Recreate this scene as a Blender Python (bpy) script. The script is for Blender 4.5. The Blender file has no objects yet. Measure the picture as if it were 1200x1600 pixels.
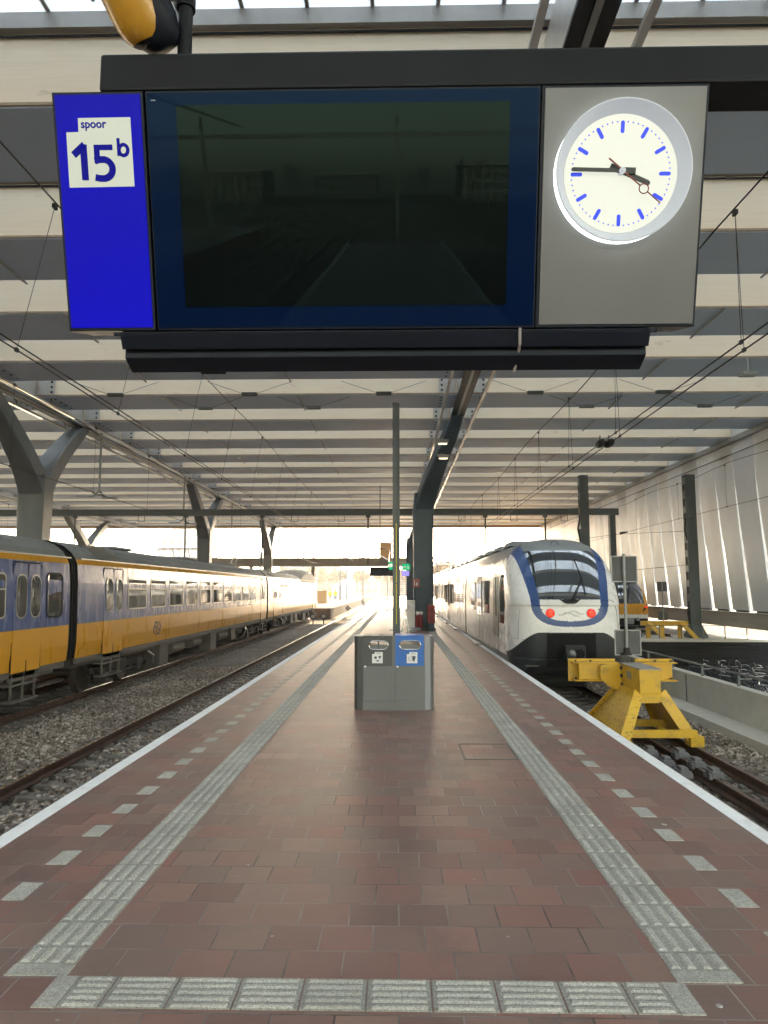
import bpy, bmesh, math, random
import numpy as np
from mathutils import Vector, Matrix
random.seed(7); rng = np.random.default_rng(7)
sc = bpy.context.scene
R = math.radians

# ------------------------------------------------------------------ camera, sky, sun, exposure
cam_d = bpy.data.cameras.new("camera"); cam = bpy.data.objects.new("camera", cam_d)
sc.collection.objects.link(cam); sc.camera = cam
cam_d.sensor_fit = 'VERTICAL'; cam_d.sensor_height = 32.0; cam_d.lens = 1109.0 / 1600 * 32.0
cam_d.clip_start = 0.05; cam_d.clip_end = 6000
cam.location = (0, 0, 1.85); cam.rotation_euler = (R(90 + 6.2268), 0, R(1.1365))

SUN_EL, SUN_AZ = 23.0, 4.0            # azimuth measured from +Y (along the platform) towards +X
w = bpy.data.worlds.new("World"); sc.world = w; w.use_nodes = True
wt = w.node_tree; wt.nodes.clear()
sky = wt.nodes.new('ShaderNodeTexSky'); sky.sky_type = 'NISHITA'; sky.sun_disc = False
sky.sun_elevation = R(SUN_EL); sky.sun_rotation = R(SUN_AZ); sky.air_density = 1.7; sky.dust_density = 2.0; sky.ozone_density = 1.0
bg = wt.nodes.new('ShaderNodeBackground'); bg.inputs[1].default_value = 0.15
wo = wt.nodes.new('ShaderNodeOutputWorld')
hs = wt.nodes.new('ShaderNodeHueSaturation'); hs.inputs['Saturation'].default_value = 0.6
wt.links.new(sky.outputs[0], hs.inputs['Color']); wt.links.new(hs.outputs[0], bg.inputs[0]); wt.links.new(bg.outputs[0], wo.inputs[0])
sd = bpy.data.lights.new("sun", 'SUN'); sd.energy = 2.9; sd.angle = R(0.5); sd.color = (1.0, 0.70, 0.39)
so = bpy.data.objects.new("sun", sd); sc.collection.objects.link(so)
_d = Vector((math.sin(R(SUN_AZ)) * math.cos(R(SUN_EL)), math.cos(R(SUN_AZ)) * math.cos(R(SUN_EL)), math.sin(R(SUN_EL))))
so.rotation_euler = _d.to_track_quat('Z', 'Y').to_euler(); so.location = (30, 300, 90)
vs = sc.view_settings; vs.view_transform = 'Standard'; vs.look = 'None'; EXPO = 3.08; HAZE = 0.0007; vs.exposure = EXPO; EK = 2 ** -(EXPO - 1.6); vs.gamma = 1.0
cy = sc.cycles
cy.use_denoising = True; cy.max_bounces = 10; cy.diffuse_bounces = 5; cy.glossy_bounces = 4
cy.transparent_max_bounces = 12; cy.transmission_bounces = 4; cy.volume_bounces = 1
cy.caustics_reflective = False; cy.caustics_refractive = False; cy.sample_clamp_indirect = 6.0
cy.use_adaptive_sampling = True; cy.adaptive_threshold = 0.02

# ------------------------------------------------------------------ helpers
def link(o): sc.collection.objects.link(o); return o
def tag(o, label=None, cat=None, group=None, kind=None):
    if label: o['label'] = label
    if cat: o['category'] = cat
    if group: o['group'] = group
    if kind: o['kind'] = kind
    return o
def thing(name, label, cat, loc=(0, 0, 0), group=None, rot=(0, 0, 0)):
    o = link(bpy.data.objects.new(name, None)); o.location = loc; o.rotation_euler = rot
    o.empty_display_size = 0.2
    return tag(o, label, cat, group)
def kids(o): return [c for c in bpy.data.objects if c.parent == o]
def dup(o, parent=None, label=None, group=None, tree=None):
    if tree is None: tree = kids(o)
    c = o.copy(); link(c)
    if parent: c.parent = parent
    if label: c['label'] = label
    if group: c['group'] = group
    for ch in tree: dup(ch, c)
    return c

class MB:
    def __init__(s): s.v = []; s.f = []; s.m = []
    def add(s, vs_, fs, m=0):
        b = len(s.v); s.v += [tuple(p) for p in vs_]
        s.f += [tuple(i + b for i in f) for f in fs]; s.m += [m] * len(fs)
    def box(s, x0, x1, y0, y1, z0, z1, m=0, mat=None):
        p = [Vector((x, y, z)) for z in (z0, z1) for y in (y0, y1) for x in (x0, x1)]
        if mat is not None: p = [mat @ q for q in p]
        s.add(p, [(0, 2, 3, 1), (4, 5, 7, 6), (0, 1, 5, 4), (2, 6, 7, 3), (0, 4, 6, 2), (1, 3, 7, 5)], m); return s
    def cbox(s, c, d, m=0, mat=None):
        return s.box(c[0] - d[0] / 2, c[0] + d[0] / 2, c[1] - d[1] / 2, c[1] + d[1] / 2, c[2] - d[2] / 2, c[2] + d[2] / 2, m, mat)
    def tube(s, pts, r, n=8, m=0, cap=True):
        pts = [Vector(p) for p in pts]; rr = r if isinstance(r, (list, tuple)) else [r] * len(pts)
        rings = []
        for i, p in enumerate(pts):
            t = (pts[min(i + 1, len(pts) - 1)] - pts[max(i - 1, 0)]).normalized()
            a = Vector((0, 0, 1)) if abs(t.z) < 0.95 else Vector((1, 0, 0))
            u = t.cross(a).normalized(); w_ = u.cross(t).normalized()
            rings.append([p + (u * math.cos(2 * math.pi * k / n) + w_ * math.sin(2 * math.pi * k / n)) * rr[i] for k in range(n)])
        s.loft(rings, m, cap); return s
    def loft(s, rings, m=0, cap=True, closed=True):
        n = len(rings[0]); v = [p for r_ in rings for p in r_]; f = []
        for i in range(len(rings) - 1):
            for k in range(n if closed else n - 1):
                a, b = i * n + k, i * n + (k + 1) % n
                f.append((a, b, b + n, a + n))
        if cap and closed: f.append(tuple(range(n - 1, -1, -1))); f.append(tuple((len(rings) - 1) * n + k for k in range(n)))
        s.add(v, f, m); return s
    def prism(s, prof, axis, a0, a1, m=0):
        def pt(p, a):
            if axis == 'x': return Vector((a, p[0], p[1]))
            if axis == 'y': return Vector((p[0], a, p[1]))
            return Vector((p[0], p[1], a))
        return s.loft([[pt(p, a0) for p in prof], [pt(p, a1) for p in prof]], m)
    def ring(s, c, R_, r, axis='x', n=24, k=6, m=0):
        rings = []; c = Vector(c)
        for i in range(n):
            a = 2 * math.pi * i / n; q = []
            for j in range(k):
                b = 2 * math.pi * j / k; d = R_ + r * math.cos(b); h = r * math.sin(b)
                o = {'x': (h, d * math.cos(a), d * math.sin(a)), 'y': (d * math.cos(a), h, d * math.sin(a)), 'z': (d * math.cos(a), d * math.sin(a), h)}[axis]
                q.append(c + Vector(o))
            rings.append(q)
        rings.append(rings[0]); s.loft(rings, m, False); return s
    def cyl(s, c, r, a0, a1, axis='z', n=24, m=0, r2=None):
        pr = [(math.cos(2 * math.pi * i / n), math.sin(2 * math.pi * i / n)) for i in range(n)]
        r2 = r if r2 is None else r2
        def pt(p, rad, a):
            if axis == 'x': return Vector((a, c[0] + p[0] * rad, c[1] + p[1] * rad))
            if axis == 'y': return Vector((c[0] + p[0] * rad, a, c[1] + p[1] * rad))
            return Vector((c[0] + p[0] * rad, c[1] + p[1] * rad, a))
        return s.loft([[pt(p, r, a0) for p in pr], [pt(p, r2, a1) for p in pr]], m)
    def build(s, name, mats, parent=None, world=True, smooth=False, bevel=0, seg=2, origin=None):
        me = bpy.data.meshes.new(name)
        v = np.array([tuple(p) for p in s.v], dtype=float)
        loc = (0, 0, 0)
        if parent is None:
            lo, hi = v.min(0), v.max(0)
            loc = origin if origin is not None else ((lo[0] + hi[0]) / 2, (lo[1] + hi[1]) / 2, lo[2])
            v = v - np.array(loc)
        elif world:
            q = parent
            while q is not None: v = v - np.array(q.location); q = q.parent
        me.from_pydata(v.tolist(), [], s.f)
        mats = mats if isinstance(mats, (list, tuple)) else [mats]
        for mm in mats: me.materials.append(mm)
        if len(mats) > 1: me.polygons.foreach_set('material_index', s.m)
        bm = bmesh.new(); bm.from_mesh(me); bmesh.ops.recalc_face_normals(bm, faces=bm.faces); bm.to_mesh(me); bm.free()
        if smooth:
            me.polygons.foreach_set('use_smooth', [True] * len(me.polygons)); me.set_sharp_from_angle(angle=R(40))
        me.update()
        o = link(bpy.data.objects.new(name, me)); o.location = loc
        if parent is not None: o.parent = parent
        if bevel:
            b = o.modifiers.new('bevel', 'BEVEL'); b.width = bevel; b.segments = seg; b.limit_method = 'ANGLE'; b.angle_limit = R(40)
            b.harden_normals = False
        return o

def part(name, mats, parent, fn, **kw):
    m = MB(); fn(m); return m.build(name, mats, parent, **kw)

# ------------------------------------------------------------------ materials
def newmat(name):
    m = bpy.data.materials.new(name); m.use_nodes = True
    return m, m.node_tree, m.node_tree.nodes['Principled BSDF']
def pos_node(nt, scale=None):
    g = nt.nodes.new('ShaderNodeNewGeometry')
    if scale is None: return g.outputs['Position']
    mp = nt.nodes.new('ShaderNodeMapping'); mp.inputs['Scale'].default_value = scale
    nt.links.new(g.outputs['Position'], mp.inputs['Vector']); return mp.outputs[0]
def noise(nt, vec, scale, detail=4, rough=0.55):
    n = nt.nodes.new('ShaderNodeTexNoise'); n.inputs['Scale'].default_value = scale
    n.inputs['Detail'].default_value = detail; n.inputs['Roughness'].default_value = rough
    nt.links.new(vec, n.inputs['Vector']); return n.outputs['Fac']
def ramp(nt, fac, stops):
    r = nt.nodes.new('ShaderNodeValToRGB'); e = r.color_ramp.elements
    while len(e) < len(stops): e.new(0.5)
    for i, (p, c) in enumerate(stops): e[i].position = p; e[i].color = (*c, 1) if len(c) == 3 else c
    nt.links.new(fac, r.inputs[0]); return r.outputs[0]
def mathn(nt, op, a, b=None):
    n = nt.nodes.new('ShaderNodeMath'); n.operation = op
    for i, x in enumerate((a, b)):
        if x is None: continue
        if isinstance(x, (int, float)): n.inputs[i].default_value = x
        else: nt.links.new(x, n.inputs[i])
    return n.outputs[0]
def mixc(nt, fac, a, b, mode='MIX'):
    n = nt.nodes.new('ShaderNodeMix'); n.data_type = 'RGBA'; n.blend_type = mode
    for sock, x in ((n.inputs[0], fac), (n.inputs[6], a), (n.inputs[7], b)):
        if isinstance(x, (int, float)): sock.default_value = x
        elif isinstance(x, tuple): sock.default_value = (*x, 1)
        else: nt.links.new(x, sock)
    return n.outputs[2]
def bump(nt, b, h, strength=0.3, dist=0.01):
    n = nt.nodes.new('ShaderNodeBump'); n.inputs['Strength'].default_value = strength; n.inputs['Distance'].default_value = dist
    nt.links.new(h, n.inputs['Height']); nt.links.new(n.outputs[0], b.inputs['Normal'])
def M(name, col, rough=0.5, metal=0.0, var=0.12, scale=3.0, bmp=0.0, bscale=60, coat=0.0, stretch=None, spec=0.5, dirt=None):
    m, nt, b = newmat(name)
    v = pos_node(nt, stretch or (1, 1, 1))
    n1 = noise(nt, v, scale, 6, 0.6)
    lo = tuple(max(0, c * (1 - var)) for c in col); hi = tuple(min(1, c * (1 + var)) for c in col)
    c = ramp(nt, n1, [(0.3, lo), (0.7, hi)])
    if dirt:
        n3 = noise(nt, v, scale * 2.7, 8, 0.7)
        c = mixc(nt, ramp(nt, n3, [(0.52, (0, 0, 0)), (0.72, (dirt[1],) * 3)]), c, dirt[0])
    nt.links.new(c, b.inputs['Base Color'])
    nr = noise(nt, v, scale * 4, 3)
    rr = ramp(nt, nr, [(0.3, (max(0.02, rough - 0.07),) * 3), (0.7, (min(1, rough + 0.07),) * 3)])
    nt.links.new(rr, b.inputs['Roughness']); b.inputs['Metallic'].default_value = metal
    b.inputs['Coat Weight'].default_value = coat; b.inputs['Coat Roughness'].default_value = 0.08
    b.inputs['Specular IOR Level'].default_value = spec
    if bmp: bump(nt, b, noise(nt, v, bscale, 4), bmp, 0.01)
    return m
def emis(name, col, strength, base=(0.1, 0.1, 0.1)):
    m, nt, b = newmat(name)
    b.inputs['Base Color'].default_value = (*base, 1); b.inputs['Emission Color'].default_value = (*col, 1)
    b.inputs['Emission Strength'].default_value = strength * EK; b.inputs['Roughness'].default_value = 0.25; b.inputs['Specular IOR Level'].default_value = 0.12
    return m

def tile_mat():
    m, nt, b = newmat('red_paving')
    p = pos_node(nt)
    br = nt.nodes.new('ShaderNodeTexBrick'); nt.links.new(p, br.inputs['Vector'])
    br.offset = 0.5; br.inputs['Scale'].default_value = 1.0
    br.inputs['Brick Width'].default_value = 0.28; br.inputs['Row Height'].default_value = 0.2765
    br.inputs['Mortar Size'].default_value = 0.005; br.inputs['Mortar Smooth'].default_value = 0.3
    br.inputs['Color1'].default_value = (0, 0, 0, 1); br.inputs['Color2'].default_value = (1, 1, 1, 1); br.inputs['Mortar'].default_value = (0.5, 0.5, 0.5, 1)
    br.inputs['Bias'].default_value = 0.0
    base = ramp(nt, br.outputs['Color'], [(0.0, (0.165, 0.088, 0.070)), (0.25, (0.245, 0.116, 0.089)), (0.5, (0.19, 0.122, 0.096)), (0.75, (0.275, 0.160, 0.120)), (1.0, (0.25, 0.100, 0.076))])
    n1 = noise(nt, p, 0.9, 7, 0.65); n2 = noise(nt, pos_node(nt, (6, 55, 20)), 1.0, 6, 0.7); n3 = noise(nt, p, 14, 8, 0.75)
    c = mixc(nt, ramp(nt, n1, [(0.42, (0, 0, 0)), (0.72, (0.55,) * 3)]), base, (0.125, 0.088, 0.074))
    c = mixc(nt, ramp(nt, n2, [(0.48, (0, 0, 0)), (0.75, (0.6,) * 3)]), c, (0.26, 0.185, 0.15))
    c = mixc(nt, ramp(nt, n3, [(0.6, (0, 0, 0)), (0.78, (0.4,) * 3)]), c, (0.07, 0.05, 0.045))
    vo = nt.nodes.new('ShaderNodeTexVoronoi'); vo.inputs['Scale'].default_value = 2.3; nt.links.new(p, vo.inputs['Vector'])
    c = mixc(nt, ramp(nt, vo.outputs['Distance'], [(0.018, (0.75,) * 3), (0.026, (0, 0, 0))]), c, (0.4, 0.36, 0.32))
    mort = mixc(nt, ramp(nt, n1, [(0.4, (0, 0, 0)), (0.62, (1, 1, 1))]), (0.055, 0.04, 0.036), (0.30, 0.25, 0.22))
    c = mixc(nt, br.outputs['Fac'], c, mort)
    n5 = noise(nt, pos_node(nt, (1.0, .45, 1)), 0.8, 9, 0.72); n6 = noise(nt, p, 3.2, 5, 0.8)
    c = mixc(nt, ramp(nt, n5, [(0.54, (0, 0, 0)), (0.66, (0.55,) * 3)]), c, (0.095, 0.072, 0.062))
    c = mixc(nt, ramp(nt, n6, [(0.66, (0, 0, 0)), (0.74, (0.45,) * 3)]), c, (0.30, 0.245, 0.205))
    nt.links.new(c, b.inputs['Base Color'])
    rr = ramp(nt, n2, [(0.3, (0.36,) * 3), (0.75, (0.60,) * 3)])
    nt.links.new(rr, b.inputs['Roughness']); b.inputs['Specular IOR Level'].default_value = 0.5
    h = mathn(nt, 'SUBTRACT', mathn(nt, 'ADD', mathn(nt, 'MULTIPLY', n2, 0.35), mathn(nt, 'MULTIPLY', n3, 0.25)), br.outputs['Fac'])
    h = mathn(nt, 'ADD', h, mathn(nt, 'MULTIPLY', br.outputs['Color'], 0.5))
    bump(nt, b, h, 0.5, 0.004)
    return m
def granite(nm='grey_granite_paving', k=1.15):
    m, nt, b = newmat(nm)
    p = pos_node(nt); n = noise(nt, p, 110, 3, 0.8); n2 = noise(nt, p, 2.0, 5)
    c = ramp(nt, n, [(0.32, (0.17 * k, 0.16 * k, 0.13 * k)), (0.5, (0.36 * k, 0.34 * k, 0.285 * k)), (0.68, (0.54 * k, 0.515 * k, 0.44 * k))])
    c = mixc(nt, ramp(nt, n2, [(0.4, (0, 0, 0)), (0.75, (0.5,) * 3)]), c, (0.19, 0.18, 0.155))
    nt.links.new(c, b.inputs['Base Color']); b.inputs['Roughness'].default_value = 0.75; bump(nt, b, n, 0.35, 0.003)
    return m
def ballast_mat():
    m, nt, b = newmat('ballast_gravel')
    p = pos_node(nt); vo = nt.nodes.new('ShaderNodeTexVoronoi'); vo.inputs['Scale'].default_value = 18; nt.links.new(p, vo.inputs['Vector'])
    n = noise(nt, p, 0.5, 6)
    c = ramp(nt, vo.outputs['Color'], [(0.1, (0.06, 0.055, 0.048)), (0.5, (0.16, 0.145, 0.125)), (0.95, (0.34, 0.32, 0.29))])
    c = mixc(nt, ramp(nt, n, [(0.4, (0, 0, 0)), (0.65, (0.7,) * 3)]), c, (0.085, 0.068, 0.054))
    nt.links.new(c, b.inputs['Base Color']); b.inputs['Roughness'].default_value = 0.95; bump(nt, b, vo.outputs['Distance'], 1.0, 0.05)
    return m
def stone_mat():
    m, nt, b = newmat('crushed_stone')
    p = pos_node(nt); n = noise(nt, p, 13, 1, 0.5); n2 = noise(nt, p, 0.45, 4)
    c = ramp(nt, n, [(0.3, (0.13, 0.102, 0.078)), (0.5, (0.27, 0.22, 0.17)), (0.66, (0.55, 0.48, 0.40))])
    c = mixc(nt, ramp(nt, n2, [(0.42, (0, 0, 0)), (0.62, (0.6,) * 3)]), c, (0.10, 0.078, 0.060))
    nt.links.new(c, b.inputs['Base Color']); b.inputs['Roughness'].default_value = 0.9
    return m
def wood_mat():
    m, nt, b = newmat('pale_laminated_timber')
    v = pos_node(nt, (0.35, 9, 9)); n = noise(nt, v, 3, 8, 0.7); n2 = noise(nt, pos_node(nt, (1, 1, 2.2)), 2.1, 3)
    c = ramp(nt, n, [(0.25, (0.78, 0.66, 0.48)), (0.75, (0.87, 0.77, 0.60))])
    c = mixc(nt, ramp(nt, n2, [(0.66, (0, 0, 0)), (0.74, (0.35,) * 3)]), c, (0.42, 0.33, 0.22))
    nt.links.new(c, b.inputs['Base Color']); b.inputs['Roughness'].default_value = 0.6; b.inputs['Specular IOR Level'].default_value = 0.3
    return m
def glass_roof_mat(name, cells=True):
    m, nt, b = newmat(name)
    out = nt.nodes['Material Output']; nt.nodes.remove(b)
    tr = nt.nodes.new('ShaderNodeBsdfTransparent'); gl = nt.nodes.new('ShaderNodeBsdfGlossy'); gl.inputs['Roughness'].default_value = 0.05
    p = pos_node(nt)
    tr.inputs[0].default_value = (0.80, 0.90, 0.97, 1)
    if cells:
        wv = nt.nodes.new('ShaderNodeTexWave'); wv.inputs['Scale'].default_value = 6.0; wv.bands_direction = 'X'; nt.links.new(p, wv.inputs['Vector'])
        sep = nt.nodes.new('ShaderNodeSeparateXYZ'); nt.links.new(p, sep.inputs[0])
        c = mixc(nt, ramp(nt, wv.outputs['Fac'], [(0.5, (0, 0, 0)), (0.6, (1, 1, 1))]), (0.90, 0.96, 1.0), (0.72, 0.85, 0.97))
        nt.links.new(c, tr.inputs[0])
    df = nt.nodes.new('ShaderNodeBsdfTranslucent'); df.inputs[0].default_value = (0.84, 0.92, 1.0, 1)
    mx0 = nt.nodes.new('ShaderNodeMixShader'); mx0.inputs[0].default_value = 0.62
    nt.links.new(tr.outputs[0], mx0.inputs[1]); nt.links.new(df.outputs[0], mx0.inputs[2])
    fr = nt.nodes.new('ShaderNodeFresnel'); fr.inputs[0].default_value = 1.4
    mx = nt.nodes.new('ShaderNodeMixShader')
    nt.links.new(fr.outputs[0], mx.inputs[0]); nt.links.new(mx0.outputs[0], mx.inputs[1]); nt.links.new(gl.outputs[0], mx.inputs[2])
    nt.links.new(mx.outputs[0], out.inputs[0])
    return m
def leafy(name, a, b_):
    m, nt, b = newmat(name)
    p = pos_node(nt); n = noise(nt, p, 1.6, 5)
    nt.links.new(ramp(nt, n, [(0.3, a), (0.7, b_)]), b.inputs['Base Color']); b.inputs['Roughness'].default_value = 0.8
    return m
def facade_mat(name, wall, glass, fw=3.0, fh=3.2):
    m, nt, b = newmat(name)
    g = nt.nodes.new('ShaderNodeNewGeometry'); s = nt.nodes.new('ShaderNodeSeparateXYZ'); nt.links.new(g.outputs['Position'], s.inputs[0])
    cx = nt.nodes.new('ShaderNodeCombineXYZ')
    nt.links.new(mathn(nt, 'ADD', s.outputs[0], s.outputs[1]), cx.inputs[0]); nt.links.new(s.outputs[2], cx.inputs[1])
    br = nt.nodes.new('ShaderNodeTexBrick'); br.offset = 0; nt.links.new(cx.outputs[0], br.inputs['Vector'])
    br.inputs['Scale'].default_value = 1; br.inputs['Brick Width'].default_value = fw; br.inputs['Row Height'].default_value = fh; br.inputs['Mortar Size'].default_value = 0.55
    glass = tuple(c * .6 for c in glass); wall = tuple(c * .55 for c in wall); br.inputs['Color1'].default_value = (*glass, 1); br.inputs['Color2'].default_value = (*[c * 1.6 for c in glass], 1); br.inputs['Mortar'].default_value = (*wall, 1)
    nt.links.new(br.outputs['Color'], b.inputs['Base Color']); b.inputs['Roughness'].default_value = 0.6
    return m

TILE = tile_mat(); GRAN = granite(); GRAND = granite('dirty_granite_paving', 0.88); BALL = ballast_mat(); STONE = stone_mat(); WOOD = wood_mat()
RGLASS = glass_roof_mat('roof_glass')
SOFFIT = M('blue_grey_soffit', (0.43, 0.53, 0.645), 0.55, 0, 0.06, 0.8)
FLASH = M('grey_trim', (0.30, 0.29, 0.27), 0.5, 0.3, 0.1)
WTRIM = M('brown_wood_trim', (0.33, 0.24, 0.15), 0.6, 0, 0.2, 4)
STEEL = M('grey_green_steel_paint', (0.095, 0.112, 0.112), 0.42, 0.1, 0.10, 1.2, dirt=((0.09, 0.095, 0.09), 0.5))
STEELD = M('dark_steel_paint', (0.042, 0.070, 0.090), 0.45, 0.1, 0.12, 1.5)
STEELL = M('pale_steel', (0.50, 0.49, 0.46), 0.35, 0.4, 0.08)
MAST = M('mast_steel', (0.075, 0.088, 0.082), 0.55, 0.2, 0.15, 2, bmp=0.1)
BLACKM = M('charcoal_metal', (0.011, 0.0125, 0.015), 0.5, 0.0, 0.2, 3, spec=0.2)
WIRE = M('wire_copper', (0.035, 0.035, 0.035), 0.5, 0.6, 0.1)
WHITE_EDGE = M('white_edge_paint', (0.86, 0.85, 0.81), 0.6, 0, 0.04, 1.5, bmp=0.15, dirt=((0.5, 0.46, 0.41), 0.5))
CONC = M('concrete', (0.50, 0.475, 0.40), 0.85, 0, 0.14, 0.9, bmp=0.2, dirt=((0.32, 0.295, 0.24), 0.5))
CONCD = M('dark_concrete', (0.16, 0.15, 0.13), 0.9, 0, 0.18, 1.0, bmp=0.2)
SLEEP = M('sleeper_concrete', (0.16, 0.14, 0.115), 0.9, 0, 0.25, 2.5, bmp=0.25, dirt=((0.06, 0.045, 0.035), 0.7))
RUST = M('rusty_rail', (0.085, 0.045, 0.028), 0.8, 0.3, 0.3, 6, bmp=0.2)
RAILT = M('worn_rail_top', (0.42, 0.38, 0.34), 0.28, 0.9, 0.15, 3)
RAILB = M('brown_rail_top', (0.17, 0.11, 0.08), 0.5, 0.6, 0.25, 5)
YEL = M('train_yellow', (0.66, 0.31, 0.012), 0.32, 0, 0.07, 0.7, coat=0.06, stretch=(1, 1, .3), spec=0.35)
BLU = M('train_blue', (0.055, 0.095, 0.235), 0.26, 0, 0.12, 0.9, coat=0.10, stretch=(1, 1.4, .25), spec=0.4)
TROOF = M('train_roof_grey', (0.14, 0.145, 0.13), 0.6, 0, 0.16, 0.8, dirt=((0.08, 0.08, 0.07), 0.6))
UNDER = M('underframe_grime', (0.03, 0.027, 0.023), 0.85, 0, 0.3, 3, bmp=0.2)
UNDERL = M('underframe_box', (0.11, 0.10, 0.085), 0.75, 0, 0.2, 2, dirt=((0.07, 0.06, 0.05), 0.6))
RUBBER = M('black_rubber', (0.011, 0.012, 0.013), 0.7, 0, 0.15, spec=0.15)
TGLASS, _nt, _b = newmat('tinted_window_glass')
_b.inputs['Base Color'].default_value = (0.075, 0.072, 0.06, 1); _b.inputs['Roughness'].default_value = 0.04; _b.inputs['Specular IOR Level'].default_value = 0.75; _b.inputs['Coat Weight'].default_value = 0.5; _b.inputs['Coat Roughness'].default_value = 0.02
bump(_nt, _b, noise(_nt, pos_node(_nt), 2.2, 2), 0.04, 0.02)
FRAME = M('window_frame_alloy', (0.33, 0.33, 0.31), 0.35, 0.5, 0.1)
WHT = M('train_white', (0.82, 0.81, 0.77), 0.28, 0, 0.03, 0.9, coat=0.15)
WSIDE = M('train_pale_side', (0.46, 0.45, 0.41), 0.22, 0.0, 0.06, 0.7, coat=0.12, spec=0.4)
NBLU = M('nose_blue', (0.026, 0.072, 0.225), 0.32, 0, 0.05, 0.9, coat=0.1, spec=0.35)
NROOF = M('nose_roof_grey', (0.20, 0.22, 0.22), 0.38, 0, 0.05, 0.9, coat=0.2)
NDARK = M('nose_dark_grey', (0.024, 0.028, 0.030), 0.45, 0, 0.12, 1.5, spec=0.3)
NBLACK = M('nose_black', (0.007, 0.008, 0.009), 0.6, 0, 0.2, 2, spec=0.15)
SCREENG, _nt, _b = newmat('windscreen_glass')
_b.inputs['Base Color'].default_value = (0.05, 0.06, 0.07, 1); _b.inputs['Roughness'].default_value = 0.03; _b.inputs['Specular IOR Level'].default_value = 1.0; _b.inputs['Coat Weight'].default_value = 1.0; _b.inputs['Coat Roughness'].default_value = 0.01; _b.inputs['Coat IOR'].default_value = 1.9
REDL = emis('red_led', (1.0, 0.02, 0.012), 0.8, (0.35, 0.01, 0.01))
BUFY = M('buffer_yellow', (0.62, 0.36, 0.012), 0.42, 0, 0.08, 1.6, bmp=0.08, dirt=((0.20, 0.14, 0.06), 0.7))
BUFW = None
def worn_yellow():
    m, nt, b = newmat('worn_yellow_paint')
    v = pos_node(nt, (1.5, 1, 4.0)); n = noise(nt, v, 7, 9, 0.8); n2 = noise(nt, pos_node(nt), 3, 4)
    c = ramp(nt, n2, [(0.3, (0.56, 0.31, 0.01)), (0.7, (0.64, 0.40, 0.03))])
    c = mixc(nt, ramp(nt, n, [(0.55, (0, 0, 0)), (0.6, (0.9,) * 3)]), c, (0.10, 0.065, 0.025))
    nt.links.new(c, b.inputs['Base Color']); b.inputs['Roughness'].default_value = 0.55; bump(nt, b, n, 0.2, 0.004)
    return m
BUFW = worn_yellow()
GALV = M('galvanised_grey', (0.26, 0.27, 0.26), 0.45, 0.5, 0.12, 4)
BINS = M('bin_silver_grey', (0.125, 0.13, 0.124), 0.42, 0.35, 0.05, 2)
BINL = M('bin_light_grey', (0.22, 0.23, 0.235), 0.38, 0.4, 0.05, 2)
BINDK = M('bin_dark_panel', (0.058, 0.062, 0.058), 0.45, 0, 0.1, 2)
BINBL = M('bin_blue_panel', (0.012, 0.12, 0.42), 0.38, 0, 0.05, 2)
PAPER = M('sticker_white', (0.72, 0.72, 0.70), 0.5, 0, 0.03)
INK = M('ink_dark', (0.05, 0.055, 0.09), 0.5, 0, 0.05)
CHROME = M('brushed_metal', (0.6, 0.6, 0.58), 0.2, 1.0, 0.05)
LWALL = M('wall_slat_grey', (0.66, 0.66, 0.64), 0.5, 0.1, 0.05, 0.5, dirt=((0.52, 0.52, 0.50), 0.4), stretch=(1, 1, 0.35))
BRIDGEM = M('footbridge_paint', (0.17, 0.155, 0.135), 0.6, 0.1, 0.1)
ORANGE = M('ochre_panel', (0.48, 0.30, 0.12), 0.6, 0, 0.1)
REDB = M('red_box_paint', (0.28, 0.02, 0.018), 0.4, 0, 0.06, coat=0.3)
HIVIS = M('hi_vis_yellow', (0.62, 0.75, 0.05), 0.7, 0, 0.1)
SKIN = M('skin', (0.5, 0.33, 0.25), 0.6, 0, 0.05); CLOTH = M('dark_trousers', (0.04, 0.045, 0.07), 0.8, 0, 0.1)
SIGNBLUE = emis('sign_blue_lit', (0.006, 0.004, 0.80), 0.20, (0.006, 0.006, 0.12))
SIGNW = emis('sign_white_lit', (0.93, 1.0, 0.80), 0.19, (0.12, 0.12, 0.115))
_nt = SIGNBLUE.node_tree; _b = _nt.nodes['Principled BSDF']; _b.inputs['Specular IOR Level'].default_value = 0.03
_n = noise(_nt, pos_node(_nt, (2.0, 1, 5.0)), 1.3, 2); _tc = _nt.nodes.new('ShaderNodeTexCoord'); _sx = _nt.nodes.new('ShaderNodeSeparateXYZ'); _nt.links.new(_tc.outputs['Object'], _sx.inputs[0])
_k = mathn(_nt, 'ADD', mathn(_nt, 'MULTIPLY', _n, 0.25), mathn(_nt, 'SUBTRACT', 1.08, mathn(_nt, 'MULTIPLY', _sx.outputs[2], 0.40)))
_nt.links.new(mathn(_nt, 'MULTIPLY', _k, 0.145 * EK), _b.inputs['Emission Strength'])
SIGNINK = emis('sign_ink_blue', (0.01, 0.012, 0.8), 0.07, (0.008, 0.008, 0.10)); SIGNINK.node_tree.nodes['Principled BSDF'].inputs['Specular IOR Level'].default_value = 0.02

LAMPW = emis('lamp_warm', (1.0, 0.80, 0.5), 0.7, (0.5, 0.5, 0.45))
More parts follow.
